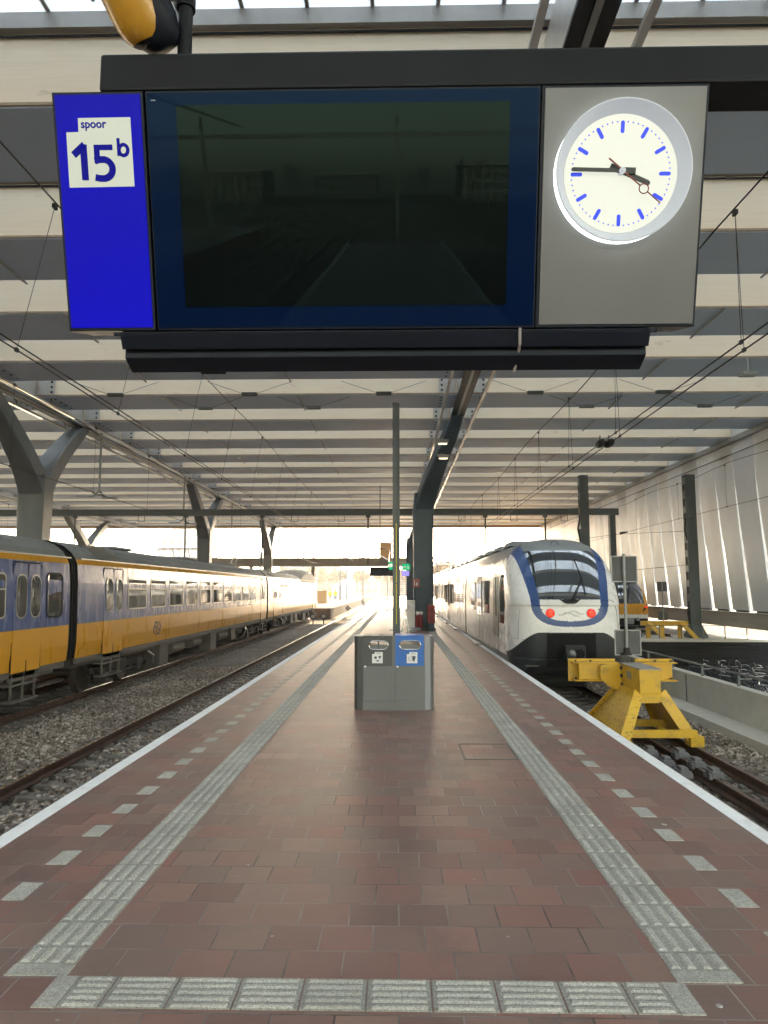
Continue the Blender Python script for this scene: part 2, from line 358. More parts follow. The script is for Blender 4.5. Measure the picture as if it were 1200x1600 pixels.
# ------------------------------------------------------------------ setting: ground, platform, paving
def sheet(name, x0, x1, y0, y1, z, mat, kind='structure', thick=None):
    m = MB()
    if thick: m.box(x0, x1, y0, y1, z - thick, z)
    else: m.add([(x0, y0, z), (x1, y0, z), (x1, y1, z), (x0, y1, z)], [(0, 1, 2, 3)])
    o = m.build(name, mat); o['kind'] = kind; return o
GROUND = M('street_paving', (0.10, 0.09, 0.08), 0.95, 0, 0.2, 0.08, spec=0.08)
sheet('ground', -450, 450, -420, 710, -2.8, GROUND)
sheet('railway_terrain', -60, 6.95, -150, 700, -1.0, BALL, thick=1.75)
sheet('track_deck_terrain', 6.96, 27, 36.0, 700, -0.68, BALL, thick=2.1)
PX0, PX1 = -3.0, 2.83
pl = MB(); pl.box(PX0 + 0.14, PX1 - 0.14, -40, 190, -0.9, 0.0); o = pl.build('platform', TILE); o['kind'] = 'structure'
m = MB(); m.box(PX0 + 0.25, PX1 - 0.25, -40, 190, -1.6, -0.901); o = m.build('platform_base_ground', CONCD); o['kind'] = 'structure'
m = MB()
y = -40.0
while y < 190:
    m.box(PX0, PX0 + 0.137, y, y + 1.994, -0.22, 0.003); m.box(PX1 - 0.137, PX1, y, y + 1.994, -0.22, 0.003); y += 2.0
o = m.build('platform_edge', WHITE_EDGE); o['kind'] = 'structure'
# tactile guide strips
m = MB()
def tactile(x0, y0, x1, y1, along):
    m.box(x0 + .003, x1 - .003, y0 + .003, y1 - .003, -0.004, 0.004)
    n = 5 if along == 'x' else 4
    for k in range(n):
        t = (k + 0.5) / n
        if along == 'y':
            xc = x0 + (x1 - x0) * t; a0, a1, h0, h1 = y0 + .018, y1 - .018, .024, .012
            v = [(xc - h0, a0, .004), (xc + h0, a0, .004), (xc + h0, a1, .004), (xc - h0, a1, .004), (xc - h1, a0 + .01, .0125), (xc + h1, a0 + .01, .0125), (xc + h1, a1 - .01, .0125), (xc - h1, a1 - .01, .0125)]
        else:
            yc = y0 + (y1 - y0) * t; a0, a1, h0, h1 = x0 + .02, x1 - .02, .017, .008
            v = [(a0, yc - h0, .004), (a1, yc - h0, .004), (a1, yc + h0, .004), (a0, yc + h0, .004), (a0 + .01, yc - h1, .0125), (a1 - .01, yc - h1, .0125), (a1 - .01, yc + h1, .0125), (a0 + .01, yc + h1, .0125)]
        m.add(v, [(4, 5, 6, 7), (0, 1, 5, 4), (1, 2, 6, 5), (2, 3, 7, 6), (3, 0, 4, 7)], 1)
yy = 3.605
for i in range(330):
    s = 0.2765
    for xa in (-1.905, 1.32):
        if i == 0: m.box(xa, xa + .305, yy, yy + .10, -.004, .004, 1); tactile(xa, yy + .1, xa + .305, yy + s, 'y')
        else: tactile(xa, yy + i * s, xa + .305, yy + (i + 1) * s, 'y')
for i in range(10):
    xa = -1.64 + i * .2985
    if i in (0, 9):
        m.box(xa + (0 if i == 0 else .192), xa + (.108 if i == 0 else .2965), 3.345, 3.603, -.004, .004, 1)
        tactile(xa + (.11 if i == 0 else 0), 3.345, xa + (.2965 if i == 0 else .19), 3.603, 'x')
    else: tactile(xa, 3.345, xa + .2965, 3.603, 'x')
o = m.build('tactile_paving', [GRAND, GRAN]); o['kind'] = 'structure'
m = MB()
for i in range(120):
    ya = 4.43 + (i - 3) * 0.553
    m.box(-2.385, -2.25, ya, ya + .25, -.003, .0035)
    m.box(1.975, 2.11, ya - .01, ya + .24, -.003, .0035)
o = m.build('paving_markings', GRAN); o['kind'] = 'structure'
# utility cover in the paving
m = MB()
for a in ((0.72, 1.32, 8.02, 8.045), (0.72, 1.32, 8.80, 8.82), (0.72, 0.74, 8.045, 8.80), (1.30, 1.32, 8.045, 8.80)): m.box(*a, -.003, .0045)
tag(m.build('access_cover_frame', CONCD), 'thin dark square outline of a cover set in the red paving right of the bin', 'cover')
# litter specks
GUM = M('old_gum', (0.33, 0.30, 0.27), 0.8)
for i, (x, y_, s, c) in enumerate([(-1.02, 5.0, .014, 'pale chewing gum blot on the red tiles left of the middle'), (2.10, 5.9, .022, 'small crumpled white paper scrap on the right paving near the white edge'), (1.43, 3.42, .016, 'pale round gum blot in the bottom right corner tile')]):
    m = MB(); m.cyl((x, y_), s, 0.0, .005, n=9, r2=s * .8); tag(m.build('litter', GUM), c, 'litter')

# ------------------------------------------------------------------ ballast stones (nobody could count them)
def stones(name, regions, seed):
    r_ = np.random.default_rng(seed); V = []; F = []; base = 0
    cube = np.array([(-1, -1, -1), (1, -1, -1), (1, 1, -1), (-1, 1, -1), (-1, -1, 1), (1, -1, 1), (1, 1, 1), (-1, 1, 1)], float)
    fc = np.array([(0, 3, 2, 1), (4, 5, 6, 7), (0, 1, 5, 4), (1, 2, 6, 5), (2, 3, 7, 6), (3, 0, 4, 7)])
    for (x0, x1, y0, y1, z, n, smin, smax) in regions:
        for i in range(n):
            s = r_.uniform(smin, smax) * np.array([1, r_.uniform(.6, 1), r_.uniform(.45, .8)])
            q = cube * s + r_.normal(0, .22, (8, 3)) * s.mean(); q[4:, :2] *= r_.uniform(.45, .9)
            e = r_.uniform(-math.pi, math.pi, 3) * np.array([.35, .35, 1]); cx_, sx = math.cos(e[0]), math.sin(e[0]); cz, sz = math.cos(e[2]), math.sin(e[2])
            q = q @ np.array([[1, 0, 0], [0, cx_, sx], [0, -sx, cx_]]) @ np.array([[cz, sz, 0], [-sz, cz, 0], [0, 0, 1]])
            V.append(q + np.array([r_.uniform(x0, x1), y0 + (y1 - y0) * r_.uniform() ** 1.4, z + r_.uniform(-.005, .03)])); F.append(fc + base); base += 8
    me = bpy.data.meshes.new(name); me.from_pydata(np.concatenate(V).tolist(), [], np.concatenate(F).tolist()); me.materials.append(STONE)
    o = link(bpy.data.objects.new(name, me)); return tag(o, 'grey and brown crushed stone ballast lying around the tracks', 'ballast', kind='stuff')
stones('ballast_stones', [(-7.6, -5.25, 5.2, 26, -.985, 12000, .020, .046), (-5.12, -3.02, 5.2, 18, -.985, 3600, .022, .05), (-8.6, -7.4, 7, 24, -.985, 2600, .022, .045),
                          (5.1, 6.3, 7, 22, -.985, 3400, .022, .045), (2.9, 4.9, 6, 17, -.985, 3600, .02, .042), (-5.2, -3.0, 18, 34, -.985, 1500, .03, .05)], 3)

# ------------------------------------------------------------------ tracks
def rail_prof(xc, zt): # rail section, width 0.07 head, 0.14 foot, 0.15 high
    return [(xc - .07, zt - .15), (xc + .07, zt - .15), (xc + .07, zt - .135), (xc + .012, zt - .11), (xc + .012, zt - .045), (xc + .036, zt - .038), (xc + .034, zt - .004), (xc + .024, zt), (xc - .024, zt), (xc - .034, zt - .004), (xc - .036, zt - .038), (xc - .012, zt - .045), (xc - .012, zt - .11), (xc - .07, zt - .135)]
def track(label, xc, y0, y1, zt=-.76, top=RAILT, sl0=None, nsl=100, dy=.6, extra=()):
    t = thing('railway_track', label, 'track', (xc, y0, zt - .2))
    for dx in (-.7535, .7535) + tuple(extra):
        r = MB(); r.prism(rail_prof(xc + dx, zt), 'y', y0, y1)
        hd = MB(); hd.box(xc + dx - .0235, xc + dx + .0235, y0, y1, zt - .002, zt + .0015)
        ro = r.build('rail', RUST, t); hd.build('running_surface', top, ro)
    s0 = y0 if sl0 is None else sl0
    sm = MB(); sm.prism([(-1.28, -.2), (1.28, -.2), (1.24, -.02), (.5, -.02), (.4, -.05), (-.4, -.05), (-.5, -.02), (-1.24, -.02)], 'y', -.12, .12)
    for dx in (-.92, -.60, .60, .92): sm.cbox((dx, 0, .0), (.07, .11, .06))
    s = sm.build('sleeper', SLEEP, t, world=False, bevel=.012, seg=1); s.location = (0, s0 - y0, .2 - .145)
    for i in range(1, nsl):
        c = s.copy(); link(c); c.parent = t; c.location = (random.uniform(-.012, .012), s0 - y0 + i * dy + random.uniform(-.012, .012), .2 - .145)
    return t
track('empty track with shiny rails beside the left platform edge', -4.5, -60, 400, sl0=4.5)
track('dark track under the yellow and blue carriages', -8.9, -60, 67, sl0=3, nsl=70)
track('track with clamps and guard rails ending at the yellow buffer stop', 4.22, -40, 15.0, top=RAILB, sl0=6.2, nsl=15, extra=(-.22, .20))
track('track under the white and blue train', 4.28, 15.1, 300, sl0=15.4, nsl=60)
track('distant track under the yellow and black train', 13.7, 38.5, 200, zt=-.5, sl0=38.7, nsl=40)
# sliding clamps on the inner rails
cl = MB()
cl.cbox((0, 0, .045), (.15, .24, .09)); cl.cbox((0, 0, .105), (.11, .17, .05)); cl.cbox((-.085, -.07, .02), (.05, .08, .08)); cl.cbox((.085, -.07, .02), (.05, .08, .08)); cl.cbox((.085, .07, .02), (.05, .08, .08)); cl.cbox((-.085, .07, .02), (.05, .08, .08))
for sx in (-.085, .085):
    for sy in (-.07, .07): cl.cyl((sx, sy), .018, .06, .085, n=6)
CLM = M('clamp_grey', (0.16, 0.155, 0.15), 0.6, 0.4, 0.15, 8, bmp=0.2)
c0 = cl.build('rail_clamp', CLM, bevel=.008, seg=1, origin=(0, 0, 0))
ordn = ['farthest', 'middle', 'nearest']
for j, xr in enumerate((4.0, 4.42)):
    for i, yy in enumerate((11.75, 11.05, 10.42) if j == 0 else (11.58, 10.97, 10.38)):
        c = c0 if (i, j) == (0, 0) else c0.copy()
        if c is not c0: link(c)
        c.location = (xr, yy, -.76)
        tag(c, f'grey bolted clamp on the {["inner rail nearer the platform", "inner rail farther from the platform"][j]}, {ordn[i]} of its three', 'rail clamp', 'clamps on the inner rails')

# ------------------------------------------------------------------ train shed roof
ZS = 9.35; SP = 4.144; Y00 = 10.22; BW = 1.99; ZF = ZS + 1.25; XL, XR = -58.0, 16.62
roof = thing('station_roof', 'train shed roof of wide timber beams with blue grey undersides and glazed gaps', 'roof', (0, 30, 9.0))
bm_ = MB()
bm_.box(XL, XR, 0.03, BW - .03, 0.002, 1.25, 0)                     # timber casing
bm_.box(XL, XR, 0.0, BW, -.03, 0.0, 1)                              # underside panel
bm_.box(XL, XR, -.03, .028, 0.001, .05, 2); bm_.box(XL, XR, BW - .028, BW + .03, 0.001, .05, 2)
bm_.box(XL, XR, -.015, .0, 1.16, 1.20, 4)
bm_.box(XL, XR, -.10, BW + .10, 1.252, 1.52, 3)                     # grey upstand under the glass
beam0 = None
for k in range(-7, 18):
    if beam0 is None: beam0 = bm_.build('roof_beam', [WOOD, SOFFIT, WTRIM, FLASH, BLACKM], roof, world=False); b = beam0
    else: b = beam0.copy(); link(b)
    b.parent = roof; b.location = (0, Y00 + k * SP - 30, ZS - 9.0)
YA, YB = Y00 - 7 * SP, Y00 + 17 * SP + BW
m = MB(); m.box(XL, XR, YA, YB, ZF + .30, ZF + .312); m.build('roof_glazing', RGLASS, roof)
m = MB()
x = XL + .5
while x < XR: m.box(x - .03, x + .03, YA, YB, ZF + .275, ZF + .298); m.box(x - .025, x + .025, YA, YB, ZF + .314, ZF + .37); x += 1.02
m.build('glazing_bar', FLASH, roof)['kind'] = 'stuff'
m = MB(); m.box(XL, XR, YB + .05, YB + .35, ZS - .35, ZF + .4); m.build('end_fascia', WTRIM, roof)
m = MB()
for xr in (-9.05, -3.85, 8.7, 13.9):
    for k in range(-2, 18): m.tube([(xr, Y00 + k * SP - .25, ZS - .075), (xr, Y00 + k * SP + BW + .1, ZS - .075)], .028, 6)
m.build('conduit_pipe', GALV, roof)
for gx in (-31.0, -14.3, 2.5):
    m = MB()
    m.box(gx - .27, gx + .27, YA, YB, 9.05, 9.12, 0); m.box(gx - .05, gx + .05, YA, YB, 9.028, 9.049, 2)
    m.box(gx - .20, gx - .12, YA, YB, 9.12, 10.35, 1); m.box(gx + .12, gx + .20, YA, YB, 9.12, 10.35, 1)  # webs take pale steel to imitate the light falling on them
    g = m.build('roof_girder', [BLACKM if gx > 0 else STEEL, STEELL, GALV], roof)
    m = MB()
    for dx in (-.69, .69):
        m.box(gx + dx - .055, gx + dx + .055, YA, YB, 9.0, 9.09, 0)
        for k in range(-2, 18): m.box(gx + dx - .03, gx + dx + .03, Y00 + k * SP + .15, Y00 + k * SP + .21, 9.09, 9.6, 1)
    m.build('light_rail', [STEELL, GALV], g)
    if gx == -14.3:
        for dx in (-.69, .69):
            m = MB(); m.box(gx + dx - .035, gx + dx + .035, 10, 29, 8.975, 8.998); m.build('strip_light', LAMPW, g)
    m = MB()
    for k in range(1, 18):
        for s in (-1, 1):
            a = sorted((gx + s * .28, gx + s * .92)); yb = Y00 + k * SP
            m.box(a[0], a[1], yb - .045, yb - .031, ZS + .05, ZS + 1.1, 0)
            m.box(a[0], a[1], yb, yb + BW, ZS - .045, ZS - .031, 1)
            for q in range(5): m.cbox((gx + s * .80, yb - .05, ZS + .15 + q * .2), (.08, .02, .08), 2)
            for q in range(4): m.cbox((gx + s * .80, yb + .3 + q * .45, ZS - .05), (.08, .09, .02), 2)
    m.build('bolted_plate', [STEELL, SOFFIT, BLACKM], g)

# Y-shaped columns
def sect(c, wx, wy, wz=0, tilt=0):
    """rectangle ring around c in the plane perpendicular to (0, sin, cos) tilt about X"""
    ca, sa = math.cos(tilt), math.sin(tilt); out = []
    ch = .18
    for (u, v) in ((-1, -1 + ch), (-1 + ch, -1), (1 - ch, -1), (1, -1 + ch), (1, 1 - ch), (1 - ch, 1), (-1 + ch, 1), (-1, 1 - ch)):
        out.append(Vector((c[0] + u * wx / 2, c[1] + v * wy / 2 * ca, c[2] - v * wy / 2 * sa)))
    return out
def y_column(label, base, top_x, ynear, yfar, mat, ztop=9.05, zb=0.0, wx=.95, wy=.8):
    bx, by = base
    t = thing('steel_column', label, 'column', (bx, by, zb), 'Y shaped steel columns carrying the roof')
    def lerp(a, b, f): return a + (b - a) * f
    m = MB()
    m.loft([sect((bx, by, zb), wx * .95, wy * 1.0), sect((bx, by, 3.5), wx * .95, wy), sect((bx, by, 5.4), wx * 1.0, wy * 1.1), sect((lerp(bx, top_x, .07), by, 6.3), wx * 1.02, wy * 1.2)])
    m.build('stem', mat, t, smooth=True)
    for nm, ye in (('near_arm', ynear), ('far_arm', yfar)):
        m = MB(); rings = []
        for f in (0, .12, .25, .4, .55, .7, .85, 1.0):
            q = f ** 1.35
            z = lerp(5.5, ztop - .02, f); yy_ = by + (ye - by) * q; xx = bx + (top_x - bx) * (f ** 1.25)
            sl = math.atan2((ye - by) * 1.35 * max(f, .02) ** .35, (ztop - 5.5))
            rings.append(sect((xx, yy_, z), lerp(wx * .97, .52, f), lerp(wy * .98, .62, f), 0, sl if f < .99 else 0))
        m.loft(rings); m.build('arm', mat, t, smooth=True)
    if zb == 0.0:
        m = MB(); m.box(bx - wx * .56, bx + wx * .56, by - wy * .62, by + wy * .62, 0, .12); m.build('plinth', CONCD, t)
    return t
c_mid = y_column('dark curved steel column standing on the red platform behind the bin', (1.16, 33.0), 2.5, 29.2, 39.0, STEELD)
y_column('nearest grey Y column behind the yellow and blue carriages', (-14.25, 27.4), -14.3, 23.4, 31.2, STEEL, zb=-1.0, wx=1.05)
y_column('middle grey Y column rising behind the yellow and blue carriages', (-14.25, 52.0), -14.3, 48.2, 56.2, STEEL, zb=-1.0)
y_column('farthest grey Y column behind the train near the roof end', (-14.25, 77.5), -14.3, 74, 81.5, STEEL, zb=-1.0)
y_column('grey Y column on the far left platform seen as a small V above the train roof', (-31, 70.0), -31, 65, 75, STEEL, zb=-1.0)
y_column('grey Y column half hidden at the left picture border above the train', (-31, 45.0), -31, 41, 49, STEEL, zb=-1.0)
c_b = y_column('dark curved steel column at the far stairs hidden behind the first one', (1.16, 62.0), 2.5, 58.2, 66, STEELD)
m = MB()
for yl, zl_ in ((30.2, 8.05), (30.9, 7.55)): m.cbox((1.9 - (30.2 - yl) * .1, yl - .55, zl_), (.42, .3, .10)); m.cbox((1.9 - (30.2 - yl) * .1, yl - .50, zl_ + .09), (.55, .12, .08)); m.cbox((1.9, yl - .3, zl_ + .16), (.06, .5, .05))
fl = m.build('floodlight', GALV, c_mid)
m = MB()
for yl, zl_ in ((30.2, 8.05), (30.9, 7.55)): m.cbox((1.9 - (30.2 - yl) * .1, yl - .55, zl_ - .065), (.36, .24, .025))
m.build('lamp_lens', LAMPW, fl)

# slatted side wall on the right
wall = thing('slatted_wall', 'tall side wall of leaning grey slats with bright gaps at the foot, right of the tracks', 'wall', (17, 40, 0))
ZT, ZB = 9.30, 0.74
NS_ = 0
LWALLS = [LWALL, M('wall_slat_pale', (0.72, 0.71, 0.68), 0.5, 0.1, 0.05, 0.5, dirt=((0.6, 0.6, 0.57), 0.4), stretch=(1, 1, 0.35)), M('wall_slat_dull', (0.56, 0.57, 0.57), 0.5, 0.1, 0.05, 0.5, dirt=((0.47, 0.47, 0.46), 0.4), stretch=(1, 1, 0.35))]  # paler and duller tones imitate shading differences from slat to slat
y = 4.0
slat = None
while y < 82:
    wt_, wb_ = 2.065, 1.58
    m = MB()
    tw = -.07
    def sq(z, f):
        wdt = wt_ + (wb_ - wt_) * f; xo = 16.62 + .45 * f
        yc = y + SP / 4 - .22 * f
        return [Vector((xo - .035, yc - wdt / 2, z)), Vector((xo + tw * f * .7 - .03, yc + wdt / 2, z)), Vector((xo + .06 + tw * f * .7, yc + wdt / 2, z)), Vector((xo + .05, yc - wdt / 2, z))]
    m.loft([sq(ZT, 0), sq(ZT * .75 + ZB * .25, .1), sq(ZT * .5 + ZB * .5, .36), sq(ZT * .25 + ZB * .75, .68), sq(ZB + .08, 1)])
    s = m.build('wall_slat', LWALLS[NS_ % 3], wall); NS_ += 1
    if y < 40 and y > 15:
        m = MB(); yc = y + SP / 4 - .22
        m.box(16.98, 17.2, yc - .5, yc + .45, ZB, ZB + .09); m.build('slat_foot', BLACKM, s)
        m = MB()
        for q in (-.42, -.1, .25): m.cbox((17.035 + (q + .6) * .14, yc + q, ZB + .25), (.06, .06, .06))
        m.build('bolt', BLACKM, s)
    y += SP / 2
m = MB(); m.box(16.4, 16.60, 2, 83, 9.05, 9.30); m.build('top_rail', GALV, wall)
m = MB(); m.box(16.64, 16.74, -20, 83, 9.305, 10.88); m.build('clerestory_panel', LWALL, wall)
for zz in (3.6, 2.2):
    m = MB(); m.tube([(17.5, 2, zz), (17.5, 83, zz)], .035, 6); m.build('tie_rail', GALV, wall)
m = MB()
y = 4.0
while y < 82: m.box(17.45, 17.75, y - .05, y + .25, ZB, 9.3); y += SP
m.build('rear_post', STEEL, wall)
m = MB(); m.tube([(16.5, 4, 8.5), (16.5, 82, 8.5)], .022, 5); m.build('cable', BLACKM, wall)
m = MB(); m.box(16.46, 17.95, 2, 200, 0.02, .72); m.box(16.40, 18.0, 2, 200, .72, .745)
BEAMB = M('edge_beam_tan', (0.33, 0.29, 0.225), 0.6, 0, 0.2, 0.6, stretch=(1, .25, 2), dirt=((0.2, 0.17, 0.12), 0.6))
tag(m.build('edge_beam', BEAMB), 'long tan concrete edge beam below the slatted wall', 'beam')

# pit and walls on the right
m = MB(); m.box(6.3, 6.865, -30, 60, -2.0, -.8, 0); m.box(6.865, 7.05, -30, 60, -2.8, -.17, 1)
y = -30
while y < 60: m.box(6.855, 7.075, y, y + 3.93, -.17, -.12, 1); m.box(6.848, 6.864, y - .015, y + .015, -.8, -.17, 2); y += 3.95
RAILM = M('railing_steel', (0.11, 0.12, 0.12), 0.5, 0.4, 0.1)
cw = m.build('concrete_parapet', [CONC, CONC, CONCD]); tag(cw, 'low pale concrete parapet with a stepped ledge beside the buffer stop track', 'wall')
rl = thing('parapet_railing', 'low grey handrail on short posts along the concrete parapet', 'railing', (6.96, 15, -.12))
m = MB(); m.tube([(6.96, -30, .13), (6.96, 60, .13)], .024, 8); m.build('handrail', RAILM, rl)
for i in range(24):
    y = 6.2 + i * 1.75; m = MB(); m.box(6.935, 6.985, y - .02, y + .02, -.12, .125); m.build('post', RAILM, rl)
def darkwall():
    m, nt, b = newmat('dark_ribbed_cladding')
    p = pos_node(nt); s = nt.nodes.new('ShaderNodeSeparateXYZ'); nt.links.new(p, s.inputs[0])
    wv = nt.nodes.new('ShaderNodeTexWave'); wv.bands_direction = 'Z'; wv.inputs['Scale'].default_value = 4.5; wv.inputs['Distortion'].default_value = 0.4; nt.links.new(p, wv.inputs['Vector'])
    n = noise(nt, pos_node(nt, (.3, 1, 12)), 2, 4)
    nt.links.new(ramp(nt, n, [(0.3, (0.008, 0.008, 0.009)), (0.7, (0.02, 0.019, 0.019))]), b.inputs['Base Color']); b.inputs['Roughness'].default_value = 0.7; b.inputs['Specular IOR Level'].default_value = 0.08
    bump(nt, b, wv.outputs['Fac'], 0.5, 0.02); return m
m = MB(); m.box(7.06, 27, 35.7, 35.98, -2.8, -.72); tag(m.build('pit_wall', darkwall()), 'black ribbed wall closing the bicycle pit below the far track deck', 'wall')
m = MB(); m.box(7.06, 27, 35.62, 36.3, -.715, -.60); tag(m.build('pit_wall_coping', CONC), 'pale coping strip along the top of the black pit wall', 'coping')
rl = thing('deck_railing', 'thin dark railing along the top of the black pit wall', 'railing', (12, 36.1, -.6))
m = MB(); m.tube([(7.1, 36.1, .05), (26.8, 36.1, .05)], .02, 6); m.build('handrail', RAILM, rl)
for i in range(18): m = MB(); m.box(7.6 + i * 1.08, 7.64 + i * 1.08, 36.08, 36.12, -.6, .04); m.build('post', RAILM, rl)
m = MB(); m.box(6.96, 26.9, 36.31, 40, -.672, -.66); tag(m.build('deck_paving', CONC), None, None, None, 'structure')

# ------------------------------------------------------------------ catenary gantry, masts, wires
gan = thing('catenary_gantry', 'long horizontal steel gantry crossing all tracks under the roof', 'gantry', (0, 41, 6.2))
m = MB(); m.box(-42, 12.7, 40.85, 41.15, 6.16, 6.46); m.box(-42, 12.7, 40.8, 41.2, 6.462, 6.49); m.box(-42, 12.7, 40.8, 41.2, 6.13, 6.158); m.build('beam', MAST, gan)
m = MB(); m.box(12.15, 12.5, 40.85, 41.15, -.7, 6.12); m.build('post', MAST, gan)
for xg, zl_ in ((-18.9, 3.0), (-12.4, 2.6), (-7.9, 3.3), (-1.74, 3.2), (5.05, 4.0), (8.5, 4.6)):
    m = MB(); m.tube([(xg, 41, 6.15), (xg, 41, zl_)], .05, 8); m.cyl((xg, 41), .14, 6.0, 6.13, n=8, r2=.14); m.build('hanger', MAST, gan)
for xg in (-20.5, -15, -6.0, -3.3, 3.7, 6.7, 9.6):
    m = MB()
    for a in ((-.2, -.17), (.17, .2)): m.box(xg + a[0], xg + a[1], 40.98, 41.02, 5.8, 6.14)
    m.box(xg - .2, xg + .2, 40.98, 41.02, 5.77, 5.8); m.build('bracket', MAST, gan)
def lattice(label, x, y, zb, zt, wx=.42, wy=.40):
    t = thing('lattice_mast', label, 'mast', (x, y, zb))
    m = MB()
    m.box(x - wx / 2 + .12, x + wx / 2, y - wy / 2, y - wy / 2 + .03, zb, zt); m.box(x - wx / 2 + .12, x + wx / 2, y + wy / 2 - .03, y + wy / 2, zb, zt)
    m.box(x + wx / 2 - .03, x + wx / 2, y - wy / 2 + .03, y + wy / 2 - .03, zb, zt)
    m.build('channel', MAST, t)
    m = MB(); z = zb + .3
    m.box(x - wx / 2 - .05, x - wx / 2 + .12, y - wy / 2, y - wy / 2 + .05, zb, zt); m.box(x - wx / 2 - .05, x - wx / 2 + .12, y + wy / 2 - .05, y + wy / 2, zb, zt)
    while z < zt - .2: m.box(x - wx / 2 - .05, x - wx / 2 + .02, y - wy / 2 + .05, y + wy / 2 - .05, z, z + .38); z += .78
    z = zb + .3
    while z < zt - .2: m.box(x - wx / 2 - .046, x - wx / 2 + .115, y - wy / 2 - .012, y - wy / 2 - .002, z, z + .35); z += .78
    m.build('batten_plate', MAST, t)
    m = MB(); m.loft([sect((x, y, zb), .95, .9), sect((x, y, zb + .12), .95, .9), sect((x, y, zb + .62), .55, .5)]); m.build('base_plate', MAST, t)
    m = MB(); m.tube([(x - .25, y - .1, zt - 2.2), (x - .4, y - .15, zt - 2.9), (x - .25, y - .1, zt - 3.6)], .05, 6); m.build('insulator_arm', BLACKM, t)
    return t
lattice('tall lattice mast with batten holes rising behind the white train', 9.97, 38, -.68, 7.95)
lattice('tall lattice mast with batten holes in front of the slatted wall', 15.6, 38, -.65, 7.96, .5)

def catenary(label, xc, zc, zm, twin=.0, y0=-20, y1=78, drops=(), xm=None, ins=()):
    t = thing('overhead_wire', label, 'overhead wire', (xc, 30, zc)); xm = xc if xm is None else xm
    for s in ((-1, 1) if twin else (0,)):
        m = MB(); m.tube([(xc + s * twin, y0 + (y1 - y0) * i / 20, zc) for i in range(21)], .011, 5); m.build('contact_wire', WIRE, t)
    m = MB(); m.tube([(xm, y0 + (y1 - y0) * i / 40, zm + .07 * math.cos(i * 1.05)) for i in range(41)], .012, 5); m.build('messenger_wire', WIRE, t)
    for yd in drops:
        m = MB()
        for s in (((-1, 1) if twin > .07 else (-1,)) if twin else (0,)):
            m.tube([(xm, yd, zm), (xc + s * twin, yd + s * .15, zc)], .005, 4); m.cbox((xc + s * twin, yd + s * .15, zc), (.03, .07, .05))
        m.cbox((xm, yd, zm), (.04, .09, .06)); m.build('dropper', WIRE, t)
    if ins:
        for (yi, dx) in ins:
            m = MB()
            for q in range(6): m.cyl((xc + dx, zc), .05 + .035 * math.sin(math.pi * (q + .5) / 6), yi + q * .07, yi + q * .07 + .055, axis='y', n=10)
            m.tube([(xc + dx, yi + .3, zc), (xc + dx + .03, yi + .32, zc + .2)], .012, 5)
            m.build('insulator', BLACKM, t)
    return t
dr = [-2 + 4.6 * i for i in range(17)]
catenary('overhead wires with droppers above the empty track left of the platform', -4.95, 4.98, 7.05, .06, drops=[9.1, 12.5, 16.5, 20, 24, 28.5, 33, 38, 43, 49, 56, 64], xm=-4.68)
catenary('overhead wires above the yellow and blue carriages', -8.95, 4.68, 6.6, .0, drops=[16, 20.5, 25, 30, 35, 40, 46, 53, 60])
catenary('twin overhead wires with two black insulators above the white train', 4.42, 4.95, 6.75, .09, drops=[8.9, 14.1, 18.0, 22, 26.5, 31, 37, 43, 50, 58, 66], ins=((14.8, -.09), (14.8, .09)))
catenary('overhead wire above the far yellow train track by the slatted wall', 13.4, 5.2, 6.9, .0, y0=20, drops=[24, 29, 34, 40, 47])
catenary('overhead wires over the far left tracks behind the train', -22, 4.7, 6.6, .0, drops=dr[4:])
for z0, z1, lab in ((4.95, 4.6, 'upper guy wire with an insulator between mast and white train'), (3.15, 2.3, 'lower guy wire with an insulator between mast and white train')):
    m = MB(); m.tube([(15.4, 38, z0), (12, 39.3, (z0 + z1) / 2 + .1), (9.9, 40, z1)], .012, 5)
    m.tube([(12.6, 39.06, (z0 + z1) / 2 + .22), (12.2, 39.2, (z0 + z1) / 2 + .14)], [.03, .09], 8); tag(m.build('guy_wire', WIRE), lab, 'wire')

# hanging strip lamps on V wires
lm = MB(); lm.box(-.28, .28, -.09, .09, 0, .12)
lw = MB(); lw.tube([(-.28, 0, .1), (-1.55, .05, .55)], .008, 4); lw.tube([(.28, 0, .1), (1.55, .05, .55)], .008, 4)
L0 = thing('hanging_lamp', 'x', 'lamp'); lm.build('lamp_box', MAST, L0, world=False, bevel=.02); lw.build('suspension_wire', WIRE, L0, world=False)
Lk = kids(L0)
pos = [(-10.27, 25.0), (-5.37, 25.0), (-.5, 25.0), (4.95, 25.0), (9.53, 25.0), (-7.5, 26.95), (-3.28, 26.95), (7.3, 26.95), (11.82, 26.95)]
od = ['first', 'second', 'third', 'fourth', 'fifth']
for i, (x, y) in enumerate(pos):
    o = L0 if i == 0 else dup(L0, tree=Lk)
    o.location = (x, y, 8.82)
    o['label'] = f'dark box lamp on wires, {od[i] if i < 5 else od[i - 5]} from left in the {"nearer" if i < 5 else "farther"} row'
    o['group'] = 'box lamps hung across the roof'
